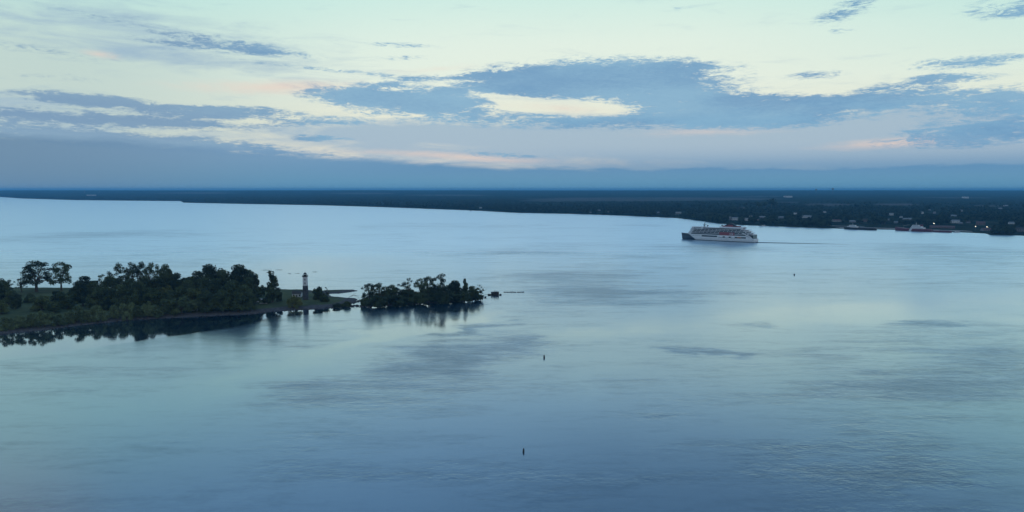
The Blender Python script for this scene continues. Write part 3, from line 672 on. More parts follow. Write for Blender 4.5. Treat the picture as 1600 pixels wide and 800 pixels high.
# ------------------------------------------------------------------ cars, boat, tables
def car(name, label, px, py, rz, L_=4.6, van=False):
    p = at(px, py, 3.0); z = gzpt(p); t = thing(name, label, 'van' if van else 'car', (p.x, p.y, z+.02), rz)
    wd = .92; top = 2.1 if van else 1.45
    if van: prof = [(-L_/2, .45), (L_/2, .4), (L_/2, 1.0), (L_/2-.6, 1.15), (L_/2-1.3, 2.0), (L_/2-1.8, 2.1), (-L_/2+.1, 2.1), (-L_/2, 1.9)]
    else: prof = [(-L_/2, .42), (L_/2, .38), (L_/2, .72), (L_/2-.2, .82), (L_/2-1.2, .95), (L_/2-1.9, 1.4), (L_/2-2.4, 1.46), (-L_/2+.9, 1.44), (-L_/2+.15, 1.0), (-L_/2, .9)]
    bm = NB(); prism(bm, prof, -wd, wd); bmesh.ops.bevel(bm, geom=bm.edges[:], offset=.06, segments=1, affect='EDGES'); obj('body', bm, M['white'], t)
    zt_ = top-.55
    for s in (-1, 1):
        bm = NB(); y = s*wd
        if van: prism(bm, [(L_/2-1.2, 1.2), (L_/2-1.35, 1.85), (L_/2-2.4, 1.85), (L_/2-2.4, 1.2)], y-.03 if s < 0 else y-.01, y+.01 if s < 0 else y+.03)
        else: prism(bm, [(L_/2-1.45, .98), (L_/2-1.95, 1.36), (-L_/2+.95, 1.36), (-L_/2+.45, 1.0)], y-.02 if s < 0 else y-.01, y+.01 if s < 0 else y+.02)
        obj('window', bm, M['glass'], t)
    for sx in (L_/2-.85, -L_/2+.85):
        for s in (-1, 1):
            bm = NB(); lathe(bm, [(.33, -.11), (.35, -.06), (.35, .06), (.33, .11)], 14); bm.transform(Matrix.Rotation(math.pi/2, 4, 'X')); o = obj('wheel', bm, M['rubber'], t, (sx, s*.84, .35))
            bm = NB(); lathe(bm, [(.2, -.12), (.2, .12)], 10); bm.transform(Matrix.Rotation(math.pi/2, 4, 'X')); obj('rim', bm, M['metal'], o)
    for s in (-1, 1):
        bm = NB(); box(bm, L_/2-.02, L_/2+.03, s*.62-.18, s*.62+.18, .6, .74); obj('headlight', bm, M['glass'], t)
    return t
car('parked_van', 'white van parked highest up at the right end of the wood', 404.4, 458.5, R(5), 5.4, True)
car('parked_car', 'white parked car below the van, left of the pair near the pole', 399.8, 471.5, R(25))
car('parked_car', 'white parked car below the van, right of the pair near the pole', 408.3, 468.5, R(-20))
def rowboat(name, label, px, py, rz, L_=5.0):
    p = at(px, py, 2.0); z = gzpt(p); t = thing(name, label, 'boat', (p.x, p.y, z+.05), rz); bm = NB(); rings = []
    for k in range(9):
        u = k/8; x = (u-.5)*L_; b_ = .85*math.sin(math.pi*min(1, .35+u*.65))**.8; hh_ = .55+.15*(1-u)
        rings.append([bm.verts.new((x, y*b_, z_)) for y, z_ in ((-1, hh_), (-.8, .2), (0, .02), (.8, .2), (1, hh_))])
    for a_, b_ in zip(rings, rings[1:]):
        for k in range(4): bm.faces.new((a_[k], a_[k+1], b_[k+1], b_[k]))
    bm.faces.new(rings[0]); bm.faces.new(rings[-1][::-1]); bmesh.ops.solidify(bm, geom=bm.faces[:], thickness=.05); obj('hull', bm, M['white'], t)
    for x in (-1.0, .6): bm = NB(); box(bm, x-.15, x+.15, -.75, .75, .38, .44); obj('seat', bm, M['wood'], t)
rowboat('rowing_boat', 'small white open boat drawn up on the shore below the parked cars', 411.8, 475, R(8), 6.0)
def picnic(label, px, py, rz):
    p = at(px, py, 1.8); z = gzpt(p); t = thing('picnic_table', label, 'table', (p.x, p.y, z), rz, 'picnic tables under the willows')
    bm = NB(); box(bm, -1.2, 1.2, -.45, .45, .76, .84); obj('tabletop', bm, M['white'], t)
    for s in (-1, 1): bm = NB(); box(bm, -1.2, 1.2, s*.85-.16, s*.85+.16, .44, .5); obj('bench', bm, M['white'], t)
    for s in (-.8, .8):
        bm = NB(); tube(bm, [(s, -.9, 0), (s, -.2, .76)], [.07, .07], 4); tube(bm, [(s, .9, 0), (s, .2, .76)], [.07, .07], 4); obj('leg', bm, M['white'], t)
picnic('white picnic table by the shore, left of the two under the willows', 291, 487, .2)
picnic('white picnic table by the shore, right of the two under the willows', 301.5, 486.5, -.1)
def gchair(label, px, py, rz):
    p = at(px, py, 1.8); z = gzpt(p); t = thing('garden_chair', label, 'chair', (p.x, p.y, z), rz, 'white chairs by the shore')
    bm = NB(); box(bm, -.4, .4, -.4, .4, .4, .47); obj('seat', bm, M['white'], t)
    bm = NB(); prism(bm, [(-.4, .47), (-.34, .47), (-.55, 1.3), (-.62, 1.3)], -.4, .4); obj('backrest', bm, M['white'], t)
    for x in (-.34, .34):
        for y in (-.34, .34): bm = NB(); box(bm, x-.04, x+.04, y-.04, y+.04, 0, .4); obj('leg', bm, M['white'], t)
gchair('white garden chair by the shore, left of the pair right of the tables', 309.6, 485.5, 1.2)
gchair('white garden chair by the shore, right of the pair right of the tables', 315.6, 484.8, 2.4)

# ------------------------------------------------------------------ timber crib at the islet tip
p0 = at(770, 461, 0)
cr_ = thing('timber_crib', 'dark blocky timber and stone crib off the right tip of the islet', 'pier', (p0.x, p0.y, 0), 0)
s_ = p0.y/F
bm = NB(); box(bm, -8*s_, -3*s_, -1.0, 1.0, -.8, 1.0); obj('walkway', bm, M['wood'], cr_)
bm = NB(); box(bm, 10*s_, 14*s_, -1.2, 1.4, -.8, .9, .2); obj('step', bm, M['wood'], cr_)
bm = NB(); box(bm, 1.2*s_, 9.8*s_, -2.6, 2.2, -.8, 2.6, .25); box(bm, -3*s_, 1.4*s_, -1.7, 2.4, -.8, 1.8, .2); obj('crib_box', bm, M['wood'], cr_)
bm = NB()
for k in range(70): rock(bm, random.uniform(-2.4, 9)*s_, random.uniform(-1.6, 1.8), random.uniform(1.5, 2.9), random.uniform(.3, .7))
obj('stone_fill', bm, M['rock'], cr_)
for k, (x, h_) in enumerate(((-2.0, 3.4), (.6, 2.9), (3.2, 4.6), (6.5, 4.1), (9.3, 3.6))):
    bm = NB(); tube(bm, [(x*s_, -2.3, -1), (x*s_+.1, -2.3, h_)], [.28, .22], 7); obj('post', bm, M['wood'], cr_)

# ------------------------------------------------------------------ buoys
def buoy(label, px, py, top, wpx, lean=0):
    p = at(px, py, 0); m_ = p.y/F; H = zat(px, top, p.y); r = wpx*m_/2
    t = thing('channel_buoy', label, 'buoy', (p.x, p.y, 0), 0, 'dark channel buoys afloat in the river'); t.rotation_euler = (0, lean, 0)
    bm = NB(); lathe(bm, [(r*.5, -.5), (r, -.2), (r, .25*H), (r*.85, .62*H), (r*.45, .8*H)], 12); obj('float', bm, M['black'], t)
    bm = NB(); lathe(bm, [(r*.4, .8*H), (r*.28, .9*H), (r*.5, .93*H), (r*.2, H)], 10); obj('topmark', bm, M['black'], t)
buoy('nearest dark upright channel buoy, alone low in the middle of the water', 818, 706, 700, 3.0, .04)
buoy('dark upright channel buoy farther up the water from the nearest one', 850.3, 559, 554, 2.6, -.04)
buoy('tiny distant dark buoy below and right of the cruise ship', 1241, 429.8, 427.5, 2.2)
# drifting weed lines behind the lighthouse
for lab, segs in (('thin dark line of drifting weed above and left of the lighthouse', [(408, 424, 422), (430, 441, 421.8)]), ('thin dark line of drifting weed just left of the lighthouse lantern', [(450, 455, 427.6), (460, 468, 427.0)]),
                  ('thin dark line of drifting weed right of the lighthouse lantern', [(487, 496, 425.0)])):
    bm = NB()
    for x0, x1, yy in segs:
        for k in range(int((x1-x0)*2.2)):
            q = at(random.uniform(x0, x1), yy+random.uniform(-.3, .3), 0); rock(bm, q.x, q.y, -.02, random.uniform(.25, .5))
    o = tag(obj('floating_weed', bm, M['weed']), lab, 'weed', 'drifting weed lines')

# ------------------------------------------------------------------ cruise ship
sb = at(1066.2, 373.4, 0); ss = at(1181.5, 379.0, 0)
LS = (ss-sb).length; dirv = (ss-sb).normalized()
ship = thing('cruise_ship', 'white cruise ship with navy bow, red side panel and dark funnel under way', 'ship', sb, math.atan2(dirv.y, dirv.x))
K = LS/138.0; BW = 11.0                                      # x runs from the bow to the stern; -y is the side seen
def hw(u, h):                                                # half breadth of the hull at station u and height h
    f = min(1, max(0, (u - (1.5 - h*.12))/34))
    b_ = BW*(1-(1-f)**2.2)
    b_ *= 1 - .22*max(0, (4-h)/8)
    if u > 120: b_ *= 1 - .12*((u-120)/18)**2
    return b_
us = [-.5, .5, 2, 4, 7, 11, 16, 22, 30, 40, 55, 70, 85, 100, 113, 124, 131, 135, 138]
def decktop(u): return 12.2 - .9*min(1, u/14) if u < 16 else (11.3 if u < 124 else 11.3 - 5.2*((u-124)/14)**.8)
bm = NB(); rings = []
for u in us:
    top = decktop(u); hs = [-3, 0, top*.2, top*.4, top*.6, top*.8, top]; ring = []
    for h in hs:
        uu = u + (-(h-3)*.16 if u < 6 else 0) + (max(0, (h-2))*.0 if u < 130 else 0)
        ring.append((uu, hw(u+.6, h), h))
    rings.append([[bm.verts.new((x*K, -b_, h)) for x, b_, h in ring], [bm.verts.new((x*K, b_, h)) for x, b_, h in ring]])
for A, B in zip(rings, rings[1:]):
    for k in range(6):
        bm.faces.new((A[0][k], B[0][k], B[0][k+1], A[0][k+1])); bm.faces.new((A[1][k+1], B[1][k+1], B[1][k], A[1][k]))
    bm.faces.new((A[0][6], B[0][6], B[1][6], A[1][6]))
for Rg in (rings[0], rings[-1]): 
    for k in range(6): bm.faces.new((Rg[0][k], Rg[0][k+1], Rg[1][k+1], Rg[1][k]))
bmesh.ops.recalc_face_normals(bm, faces=bm.faces[:])
hm = bpy.data.materials.new('ship_hull_paint'); hm.use_nodes = True; nt = hm.node_tree; N = nt.nodes; L = nt.links
tcn = nd('ShaderNodeTexCoord'); s3 = nd('ShaderNodeSeparateXYZ'); L.new(tcn.outputs['Object'], s3.inputs[0])
edge = mth('ADD', s3.outputs[0], mth('MULTIPLY', mth('POWER', mth('MAXIMUM', mth('ADD', s3.outputs[2], 0), 0), 1.35), .62))  # navy sweeps down towards midships
fac = mth('MAXIMUM', sstep(edge, 31*K, 31.3*K, 1, 0), sstep(s3.outputs[2], 1.0, 1.1, 1, 0))
wn_ = nd('ShaderNodeTexNoise'); wn_.inputs['Scale'].default_value = .3; L.new(tcn.outputs['Object'], wn_.inputs['Vector'])
hb = N['Principled BSDF']; hb.inputs['Roughness'].default_value = .4
L.new(mixc(fac, mixc(wn_.outputs[0], (.60, .59, .62, 1), (.72, .71, .74, 1)), (.012, .022, .045, 1)), hb.inputs['Base Color'])
hull = obj('hull', bm, hm, ship, smooth=False)
def deckbox(name, u0, u1, h0, h1, inset, m, front=3.0, parent=ship, rear=0):
    bm = NB(); y = BW-inset
    pl = [(u0+front, -y), (u1-rear, -y), (u1, -y+rear*.8), (u1, y-rear*.8), (u1-rear, y), (u0+front, y), (u0+front*.3, y*.62), (u0, y*.25), (u0, -y*.25), (u0+front*.3, -y*.62)]
    a_ = [bm.verts.new((x*K, y_, h0)) for x, y_ in pl]; b_ = [bm.verts.new((x*K+(.25 if x < u0+front else 0), y_, h1)) for x, y_ in pl]; n = len(pl)
    for k in range(n): bm.faces.new((a_[k], a_[(k+1) % n], b_[(k+1) % n], b_[k]))
    bm.faces.new(a_[::-1]); bm.faces.new(b_); bmesh.ops.recalc_face_normals(bm, faces=bm.faces[:]); return obj(name, bm, m, parent)
# promenade recess: a dark band with posts and lifeboats
decks = [(13.5, 128, 11.3, 14.0, .1), (15, 128, 14.0, 16.8, .2), (17, 124, 16.8, 19.5, .3), (18, 121, 19.5, 22.2, .5), (21, 115, 22.2, 24.6, 2.0)]
for i, (u0, u1, h0, h1, ins) in enumerate(decks):
    dk = deckbox('deck', u0, u1, h0+.01, h1-.35, ins+1.3 if i not in (0,) else ins+.5, M['shipwhite'], 3.5)
    deckbox('deck_edge', u0-.4, u1+(4.5 if i < 4 else 2), h1-.42, h1, ins-.25 if i < 4 else ins-1.0, M['shipwhite'], 3.5, dk)
    y = BW-(ins+1.3 if i else ins+.5)
    bm = NB()
    for s in (-1, 1):
        a_, b_ = sorted((s*(y-.2), s*(y+.06)))
        box(bm, (u0+9)*K, (u1-2)*K, a_, b_, h0+.25, h1-.5)
    obj('window_band', bm, M['glass'], dk)
    if 0 < i < 4:
        bm = NB(); n = int((u1-u0-22)/7.2)
        for k in range(n+1):
            x = (u0+16+k*7.2)*K
            for s in (-1, 1): a_, b_ = sorted((s*(y+.07), s*(y+1.15))); box(bm, x-.18, x+.18, a_, b_, h0+.02, h1-.36)
        obj('balcony_dividers', bm, M['shipwhite'], dk)
        bm = NB()
        for s in (-1, 1): a_, b_ = sorted((s*(y+1.08), s*(y+1.16))); box(bm, (u0+12)*K, (u1-3)*K, a_, b_, h0+.03, h0+.75)
        obj('balustrade', bm, M['siding'], dk)
bm = NB()
for s in (-1, 1): a_, b_ = sorted((s*(BW-.4), s*(BW+.05))); box(bm, 43*K, 72*K, a_, b_, 7.3, 10.0); box(bm, 75*K, 124*K, a_, b_, 6.9, 9.4)
obj('promenade_opening', bm, M['glass'], hull)
bm = NB()
for k in range(20):
    x = (14+k*1.0*1.5)*K
    for s in (-1, 1):
        yy = s*hw(14+k*1.5+.6, 8.4); a_, b_ = sorted((s*(abs(yy)-.3), s*(abs(yy)+.05))); box(bm, x-.3, x+.3, a_, b_, 8.2, 8.8)
obj('portholes', bm, M['glass'], hull)
for k, u in enumerate((79, 90, 101, 112)):
    for s in (-1, 1):
        bm = NB(); lathe(bm, [(.1, -4.2), (1.0, -3.2), (1.35, -1.5), (1.35, 1.5), (1.0, 3.2), (.1, 4.2)], 10)
        bm.transform(Matrix.Translation((u*K, s*(BW+.5), 8.2)) @ Matrix.Rotation(math.pi/2, 4, 'Y')); obj('lifeboat', bm, M['shipwhite' if k < 3 else 'orange'], ship)
# red panels either side with a pale emblem
for s in (-1, 1):
    y = s*(BW+.18); bm = NB(); a_, b_ = sorted((s*(BW-1.1), y)); box(bm, 76*K, 103.5*K, a_, b_, 11.2, 16.9); rp_ = obj('red_panel', bm, M['redpanel'], ship)
    bm = NB(); y0, y1 = sorted((y+s*.002, y+s*.06)); xx = 97*K
    for q in ([(0, 1.0), (.8, 1.0), (.8, 4.4), (0, 4.4)], [(2.4, 1.0), (3.2, 1.0), (3.2, 4.4), (2.4, 4.4)], [(.8, 2.3), (2.4, 2.3), (2.4, 3.0), (.8, 3.0)]):
        prism(bm, [(xx-2+a, 11.2+b) for a, b in q], y0, y1)
    prism(bm, [(xx+1.7, 12.2), (xx+2.6, 12.2), (xx+5.0, 15.6), (xx+4.1, 15.6)], y0, y1); prism(bm, [(xx+4.1, 12.2), (xx+5.0, 12.2), (xx+3.7, 13.9), (xx+3.2, 13.4)], y0, y1); prism(bm, [(xx+1.7, 15.6), (xx+2.6, 15.6), (xx+3.4, 14.4), (xx+2.9, 13.9)], y0, y1)
    obj('emblem', bm, M['white'], rp_)
# bridge, upper works
deckbox('bridge', 19.5, 44, 22.21, 25.2, 1.2, M['shipwhite'], 4)
bm = NB(); box(bm, 26*K, 41*K, -BW+1.1, BW-1.1, 23.3, 24.4); obj('bridge_windows', bm, M['glass'], ship)
bm = NB(); box(bm, 24*K, 27*K, -BW-1.2, BW+1.2, 22.25, 24.9); obj('bridge_wing', bm, M['shipwhite'], ship)
deckbox('sun_deck', 72, 117, 24.6, 26.8, 3.5, M['shipwhite'], 3); deckbox('funnel_house', 78, 108, 26.8, 28.6, 5.5, M['redpanel'], 2)
bm = NB(); prism(bm, [(118*K, 25.0), (98*K, 27.8), (98*K, 28.5), (119*K, 25.5)], -6, 6); obj('stern_canopy', bm, M['black'], ship)
bm = NB(); prism(bm, [(81*K, 28.0), (103*K, 28.0), (99*K, 31.2), (95.5*K, 33.0), (90*K, 33.6), (86*K, 31.6)], -3.2, 3.2); bmesh.ops.bevel(bm, geom=bm.edges[:], offset=.4, segments=2, affect='EDGES'); fn = obj('funnel', bm, M['black'], ship)
bm = NB(); prism(bm, [(87*K, 28.4), (98*K, 28.4), (96.5*K, 30.4), (88.5*K, 30.4)], -3.26, 3.26); obj('funnel_band', bm, M['redpanel'], fn)
bm = NB()
for x in (90, 92.5): tube(bm, [(x*K, 0, 33), (x*K+.5, 0, 35)], [.5, .45], 8)
obj('exhaust_pipe', bm, M['black'], fn)
for u, z, r in ((49, 27.4, 1.5), (76, 28.8, 1.5)):
    bm = NB(); bmesh.ops.create_uvsphere(bm, u_segments=12, v_segments=8, radius=r, matrix=Matrix.Translation((u*K, 0, z))); lathe(bm, [(.5, z-3), (.4, z-r*.8)], 8, u*K); obj('radar_dome', bm, M['siding'], ship, smooth=True)
bm = NB(); tube(bm, [(43*K, 0, 25), (43.5*K, 0, 33.5)], [.9, .45], 6); tube(bm, [(40.5*K, 0, 25), (43.4*K, 0, 31)], [.25, .15], 5)
box(bm, 41*K, 45.6*K, -3.4, 3.4, 28.3, 29.0); box(bm, 42.4*K, 44*K, -1.7, 1.7, 30.8, 31.0); tube(bm, [(42*K, 0, 29.5), (39*K, 0, 30.2)], [.12, .08], 5); obj('mast', bm, M['metal'], ship)
# stepped terraces down to the stern
for u1, h, ins in ((122.5, 22.0, 1.0), (127, 19.6, .9), (131, 16.8, .8), (135, 14.0, .9)):
    bm = NB(); box(bm, (u1-9)*K, u1*K, -BW+ins+.3, BW-ins-.3, h-.5, h+.45); tr = obj('stern_terrace', bm, M['shipwhite'], ship)
    bm = NB(); box(bm, (u1-9)*K, (u1-1.8)*K, -BW+ins+1.2, BW-ins-1.2, h-2.6, h-.51); obj('terrace_recess', bm, M['glass'], tr)
bm = NB(); prism(bm, [(115*K, 17), (118*K, 17), (132.5*K, 10.8), (137.4*K, 5.2), (134.5*K, 5.2), (130*K, 9.3)], -BW+.1, -BW+.5); prism(bm, [(115*K, 17), (118*K, 17), (132.5*K, 10.8), (137.4*K, 5.2), (134.5*K, 5.2), (130*K, 9.3)], BW-.5, BW-.1); obj('stern_fin', bm, M['shipwhite'], ship)
bm = NB(); box(bm, 125*K, 135.6*K, -BW+1.6, BW-1.6, 6.3, 13.4); obj('stern_lounge', bm, M['glass'], ship)
# wake: two low furrows trailing from the stern
bm = NB(); side_ = Vector((-dirv.y, dirv.x, 0)); wd_ = (at(1330, 381.8, 0) - ss); wl_ = wd_.length; wd_.normalize(); ws = Vector((-wd_.y, wd_.x, 0))
rows_ = []
for k in range(90):
    u = k/89; c = ss + wd_*(u*wl_*1.0) - Vector((0, 0, 0)); wv = 10*(1-u)**.6 + .5; amp = .9*(1-u)**.8*(1+.35*math.sin(k*2.1))
    rows_.append([bm.verts.new(c + ws*(wv*t) + Vector((0, 0, .012 + max(0, amp*math.cos(t*math.pi*2)*.5 + amp*.5)*(1-abs(t))**.5))) for t in [j/12-1 for j in range(25)]])
for A, B in zip(rows_, rows_[1:]):
    for j in range(24): bm.faces.new((A[j], B[j], B[j+1], A[j+1]))
wkm = bpy.data.materials.new('churned_water'); wkm.use_nodes = True; wb = wkm.node_tree.nodes['Principled BSDF']
wb.inputs['Base Color'].default_value = (.006, .028, .05, 1); wb.inputs['Roughness'].default_value = .34; wb.inputs['IOR'].default_value = 1.34
wn2 = wkm.node_tree.nodes.new('ShaderNodeTexNoise'); wn2.inputs['Scale'].default_value = .35; wb2 = wkm.node_tree.nodes.new('ShaderNodeBump'); wb2.inputs['Strength'].default_value = .8
wkm.node_tree.links.new(wn2.outputs[0], wb2.inputs['Height']); wkm.node_tree.links.new(wb2.outputs[0], wb.inputs['Normal'])
wk = struct(obj('wake_water', bm, wkm, smooth=True))

# ------------------------------------------------------------------ far bank
SH = [(-2500, 300), (-900, 303), (-300, 305.6), (0, 307.3), (34, 310), (119, 312.6), (200, 313.4), (284, 314.2), (287, 316.6), (409, 319), (500, 320.6), (600, 323.6), (750, 329.3), (807, 332.4), (900, 334.3),
      (981, 337.2), (1056, 340.6), (1080, 343.2), (1123, 349.2), (1150, 351.4), (1212, 353.6), (1290, 356.6), (1400, 359), (1456, 361.6), (1499, 362.8), (1542, 364.8), (1548, 367.4), (1586, 367.6), (1600, 368.3), (1750, 373), (2200, 385), (3200, 405)]
SX = np.array([s[0] for s in SH], float); SY = np.array([s[1] for s in SH], float)
def shorerow(px): return float(np.interp(px, SX, SY))
def shdist(px): return at(px, shorerow(px)).y
FIELDS = [(1020, 313.2, 190, 3.2), (870, 315.6, 60, 1.4), (1293, 321.2, 38, 1.6), (1395, 321, 34, 1.5), (1535, 322.6, 30, 1.2), (1155, 326.2, 10, 1.4), (1232, 318.5, 22, 1.0), (1180, 309, 40, .8), (1480, 311, 60, .8), (300, 305, 60, .8), (560, 305.5, 50, .7), (700, 307, 60, .7)]
def fieldv(px, py):
    v = 0
    for x, y, rx, ry in FIELDS: v = max(v, 1.25 - ((px-x)/rx)**2*1.0 - ((py-y)/ry)**2*.8)
    return min(1, max(0, v*2.2))
cols = list(range(-2500, -100, 60)) + list(range(-100, 1700, 4)) + list(range(1700, 3200, 60))
NR = 130; V = []; WD = []
for px in cols:
    d0 = shdist(px)
    for j in range(NR):
        t = j/(NR-1); d = (d0-4)*(40000/d0)**(t**1.12)
        if j == 1: d = d0+3
        x = (px-CX)/F*d; py_ = proj(x, d, 3)[1]
        fv = fieldv(px + 22*vnoise(x, d, .0016), py_ + .0)
        rise = min(1, max(0, (d-d0)/160)); far_ = min(1, max(0, (d-d0-400)/3000))
        roll = 6*mnoise.noise(Vector((x*.00035, d*.00035, 3))) + 4*mnoise.noise(Vector((x*.0012, d*.0012, 8)))
        z = -.8 if j == 0 else .9 + 2.4*rise + far_*(4+roll)
        wood = 1-fv
        dense = min(1, max(0, (d-3600)/1200))               # beyond here the wood is read as one canopy
        if j > 0: z += min(1, max(0, (d-8000)/6500))**1.3*(56 + 7*mnoise.noise(Vector((x*.00022, 5, 1))) + 5*mnoise.noise(Vector((x*.0011, d*.0004, 6))))*(1 - .35*min(1, max(0, (d-15500)/6000)))
        if j > 0: z += wood*dense*(8.5 + 5.0*mnoise.noise(Vector((x*.021, d*.010, 1))) + 3.5*mnoise.noise(Vector((x*.06, d*.03, 2))))
        V.append((x, d, z)); WD.append(wood)
V = np.array(V); nc = len(cols)
ii = np.array([(a*NR+b, (a+1)*NR+b, (a+1)*NR+b+1, a*NR+b+1) for a in range(nc-1) for b in range(NR-1)])
lm = bpy.data.materials.new('far_bank_ground'); lm.use_nodes = True; nt = lm.node_tree; N = nt.nodes; L = nt.links
lb = N['Principled BSDF']; lb.inputs['Roughness'].default_value = 1; lb.inputs['Specular IOR Level'].default_value = 0
at_ = nd('ShaderNodeAttribute', attribute_name='wood'); ge = nd('ShaderNodeNewGeometry'); WP = ge.outputs['Position']
wcol = mixc(sstep(wnoise(.012, .006, 5, .65), .35, .65), (.012, .022, .018, 1), (.045, .056, .042, 1))
fcol = mixc(sstep(wnoise(.0012, .004, 3, .5), .4, .6), (.115, .10, .10, 1), (.075, .085, .07, 1))
L.new(mixc(at_.outputs['Fac'], fcol, wcol), lb.inputs['Base Color'])
me = mkmesh('far_bank', V, ii, lm); atr = me.attributes.new('wood', 'FLOAT', 'POINT'); atr.data.foreach_set('value', np.array(WD, np.float32))
fb = bpy.data.objects.new('far_bank', me); C.objects.link(fb); fb['kind'] = 'structure'
def landz(px, d):
    d0 = shdist(px); x = (px-CX)/F*d; rise = min(1, max(0, (d-d0)/160)); far_ = min(1, max(0, (d-d0-400)/3000))
    return .9 + 2.4*rise + far_*(4 + 6*mnoise.noise(Vector((x*.00035, d*.00035, 3))) + 4*mnoise.noise(Vector((x*.0012, d*.0012, 8))))
def atland(px, py):
    z = 2.5
    for _ in range(4): p = at(px, py, z); z = landz(px, p.y)
    return Vector((p.x, p.y, z))

# ------------------------------------------------------------------ buildings on the far bank
# row x, row y of the foot, width in rows, storeys, wall, roof, label
H_ = [
 (1029, 333.0, 5, 1, 'siding', 'greyroof', 'small grey house on the far bank, leftmost of the two ahead of the ship bow'),
 (1060, 333.5, 8, 1, 'cream', 'greyroof', 'low pale house on the far bank just above the ship bow'),
 (1148.5, 344.0, 10, 2, 'white', 'greyroof', 'long pale building on the far bank above the ship funnel'),
 (1140.6, 344.0, 3, 3, 'siding', 'greyroof', 'narrow tall pale building beside the long one above the ship funnel'),
 (1166.5, 344.8, 6, 2, 'white', 'greyroof', 'white house on the far bank above the stern of the cruise ship'),
 (1173, 338.5, 4, 1, 'white', 'darkroof', 'small white house higher up the bank above the ship stern'),
 (1191, 340.5, 9, 1, 'siding', 'greyroof', 'wide grey house on the far bank right above the cruise ship stern'),
 (1184, 344.8, 5, 1, 'cream', 'redroof', 'small cream house below the wide grey house right of the ship'),
 (1220, 341, 8, 1, 'siding', 'greyroof', 'low grey building between the wide grey house and the big white building'),
 (1242.5, 335, 4, 2, 'white', 'darkroof', 'upright white house above and left of the big white building'),
 (1261, 340.5, 15, 2, 'white', 'greyroof', 'big white long building among trees right of the cruise ship'),
 (1287.5, 332.2, 5.5, 1, 'white', 'greyroof', 'bright small white house highest among trees right of the big white building'),
 (1307, 346, 13, 1, 'cream', 'redroof', 'long low building near the water left of the dark workboat'),
 (1332, 347.5, 9, 1, 'siding', 'greyroof', 'grey shed on the bank behind the dark workboat'),
 (1352, 346.5, 7, 2, 'brick', 'darkroof', 'dark brick house behind the right end of the workboat'),
 (1392.5, 336.5, 6, 2, 'white', 'greyroof', 'white house in the trees above the bow of the red ship'),
 (1388, 344.5, 4, 1, 'siding', 'greyroof', 'small grey house below the white one above the red ship bow'),
 (1407.5, 340, 4.5, 1, 'white', 'greyroof', 'small bright house in the trees above the left part of the red ship'),
 (1417, 343.8, 13, 1, 'siding', 'greyroof', 'long low grey roofed hall behind the red ship'),
 (1400, 349, 6, 1, 'siding', 'greyroof', 'low pale shed at the water left of the red ship'),
 (1440, 334, 4.5, 2, 'white', 'greyroof', 'white house high in the trees above the red ship superstructure'),
 (1452, 329, 3.2, 1, 'siding', 'greyroof', 'tiny pale house, topmost above the red ship'),
 (1460, 334, 3.2, 2, 'siding', 'greyroof', 'narrow pale house above the bright lamp'),
 (1501.5, 331, 4, 2, 'siding', 'greyroof', 'narrow grey house high in the trees above the big pale house'),
 (1490, 338.5, 8, 1, 'siding', 'greyroof', 'wide grey house above the big pale house'),
 (1491.5, 348.5, 13, 2, 'white', 'greyroof', 'big pale house right of the bright lamp'),
 (1501, 350, 5, 1, 'siding', 'greyroof', 'small grey annex at the right of the big pale house'),
 (1512, 348.5, 7, 1, 'siding', 'darkroof', 'grey house just right of the big pale house and annex'),
 (1472, 356.5, 34, 1, 'brick', 'redroof', 'long low red brick warehouse on the quay behind the red ship stern'),
 (1532, 351.5, 12, 2, 'brick', 'redroof', 'reddish building between the two lower lamps'),
 (1571, 322, 6, 1, 'white', 'greyroof', 'white house far back at the upper right'),
 (1562.5, 326.5, 5, 1, 'siding', 'greyroof', 'grey house far back below and left of the upper right white house'),
 (1508, 311.5, 8, 1, 'white', 'greyroof', 'pale long barn far away near the horizon at the right'),
 (1231, 310, 12, 1, 'white', 'greyroof', 'pale long barn far away near the horizon right of the cruise ship'),
 (1580.5, 350, 8, 1, 'white', 'greyroof', 'small white roofed house above the dark headland'),
 (1597, 362, 20, 2, 'siding', 'darkroof', 'grey two storey building with dark openings cut by the right edge'),
 (1542, 360.5, 16, 1, 'siding', 'redroof', 'low shed at the water left of the dark headland'),
 (627, 319.2, 5, 1, 'siding', 'greyroof', 'small pale farmhouse on the far bank, left of the radio mast'),
 (751, 325.4, 4, 1, 'white', 'greyroof', 'small white house near the far bank edge below the radio mast'),
 (599, 318.5, 3, 1, 'siding', 'greyroof', 'tiny pale house on the far bank, leftmost of the lone ones in the middle'),
 (922, 333, 4, 1, 'siding', 'greyroof', 'small pale house on the far bank left of the cruise ship, nearest the water'),
 (936, 329.5, 4, 1, 'siding', 'greyroof', 'small pale house on the far bank left of the cruise ship, middle one'),
 (951, 331.5, 3.5, 1, 'cream', 'darkroof', 'small cream house on the far bank left of the cruise ship, right one'),
 (131, 305.2, 8, 1, 'white', 'greyroof', 'pale factory hall at the far left horizon, left one of four'),
 (143, 307.4, 13, 1, 'white', 'greyroof', 'pale factory hall at the far left horizon, lowest of four'),
 (157, 304.2, 8, 2, 'white', 'greyroof', 'pale factory hall at the far left horizon, tallest of four'),
 (178, 305.4, 18, 1, 'siding', 'greyroof', 'long grey factory hall at the far left horizon, rightmost of four'),
]
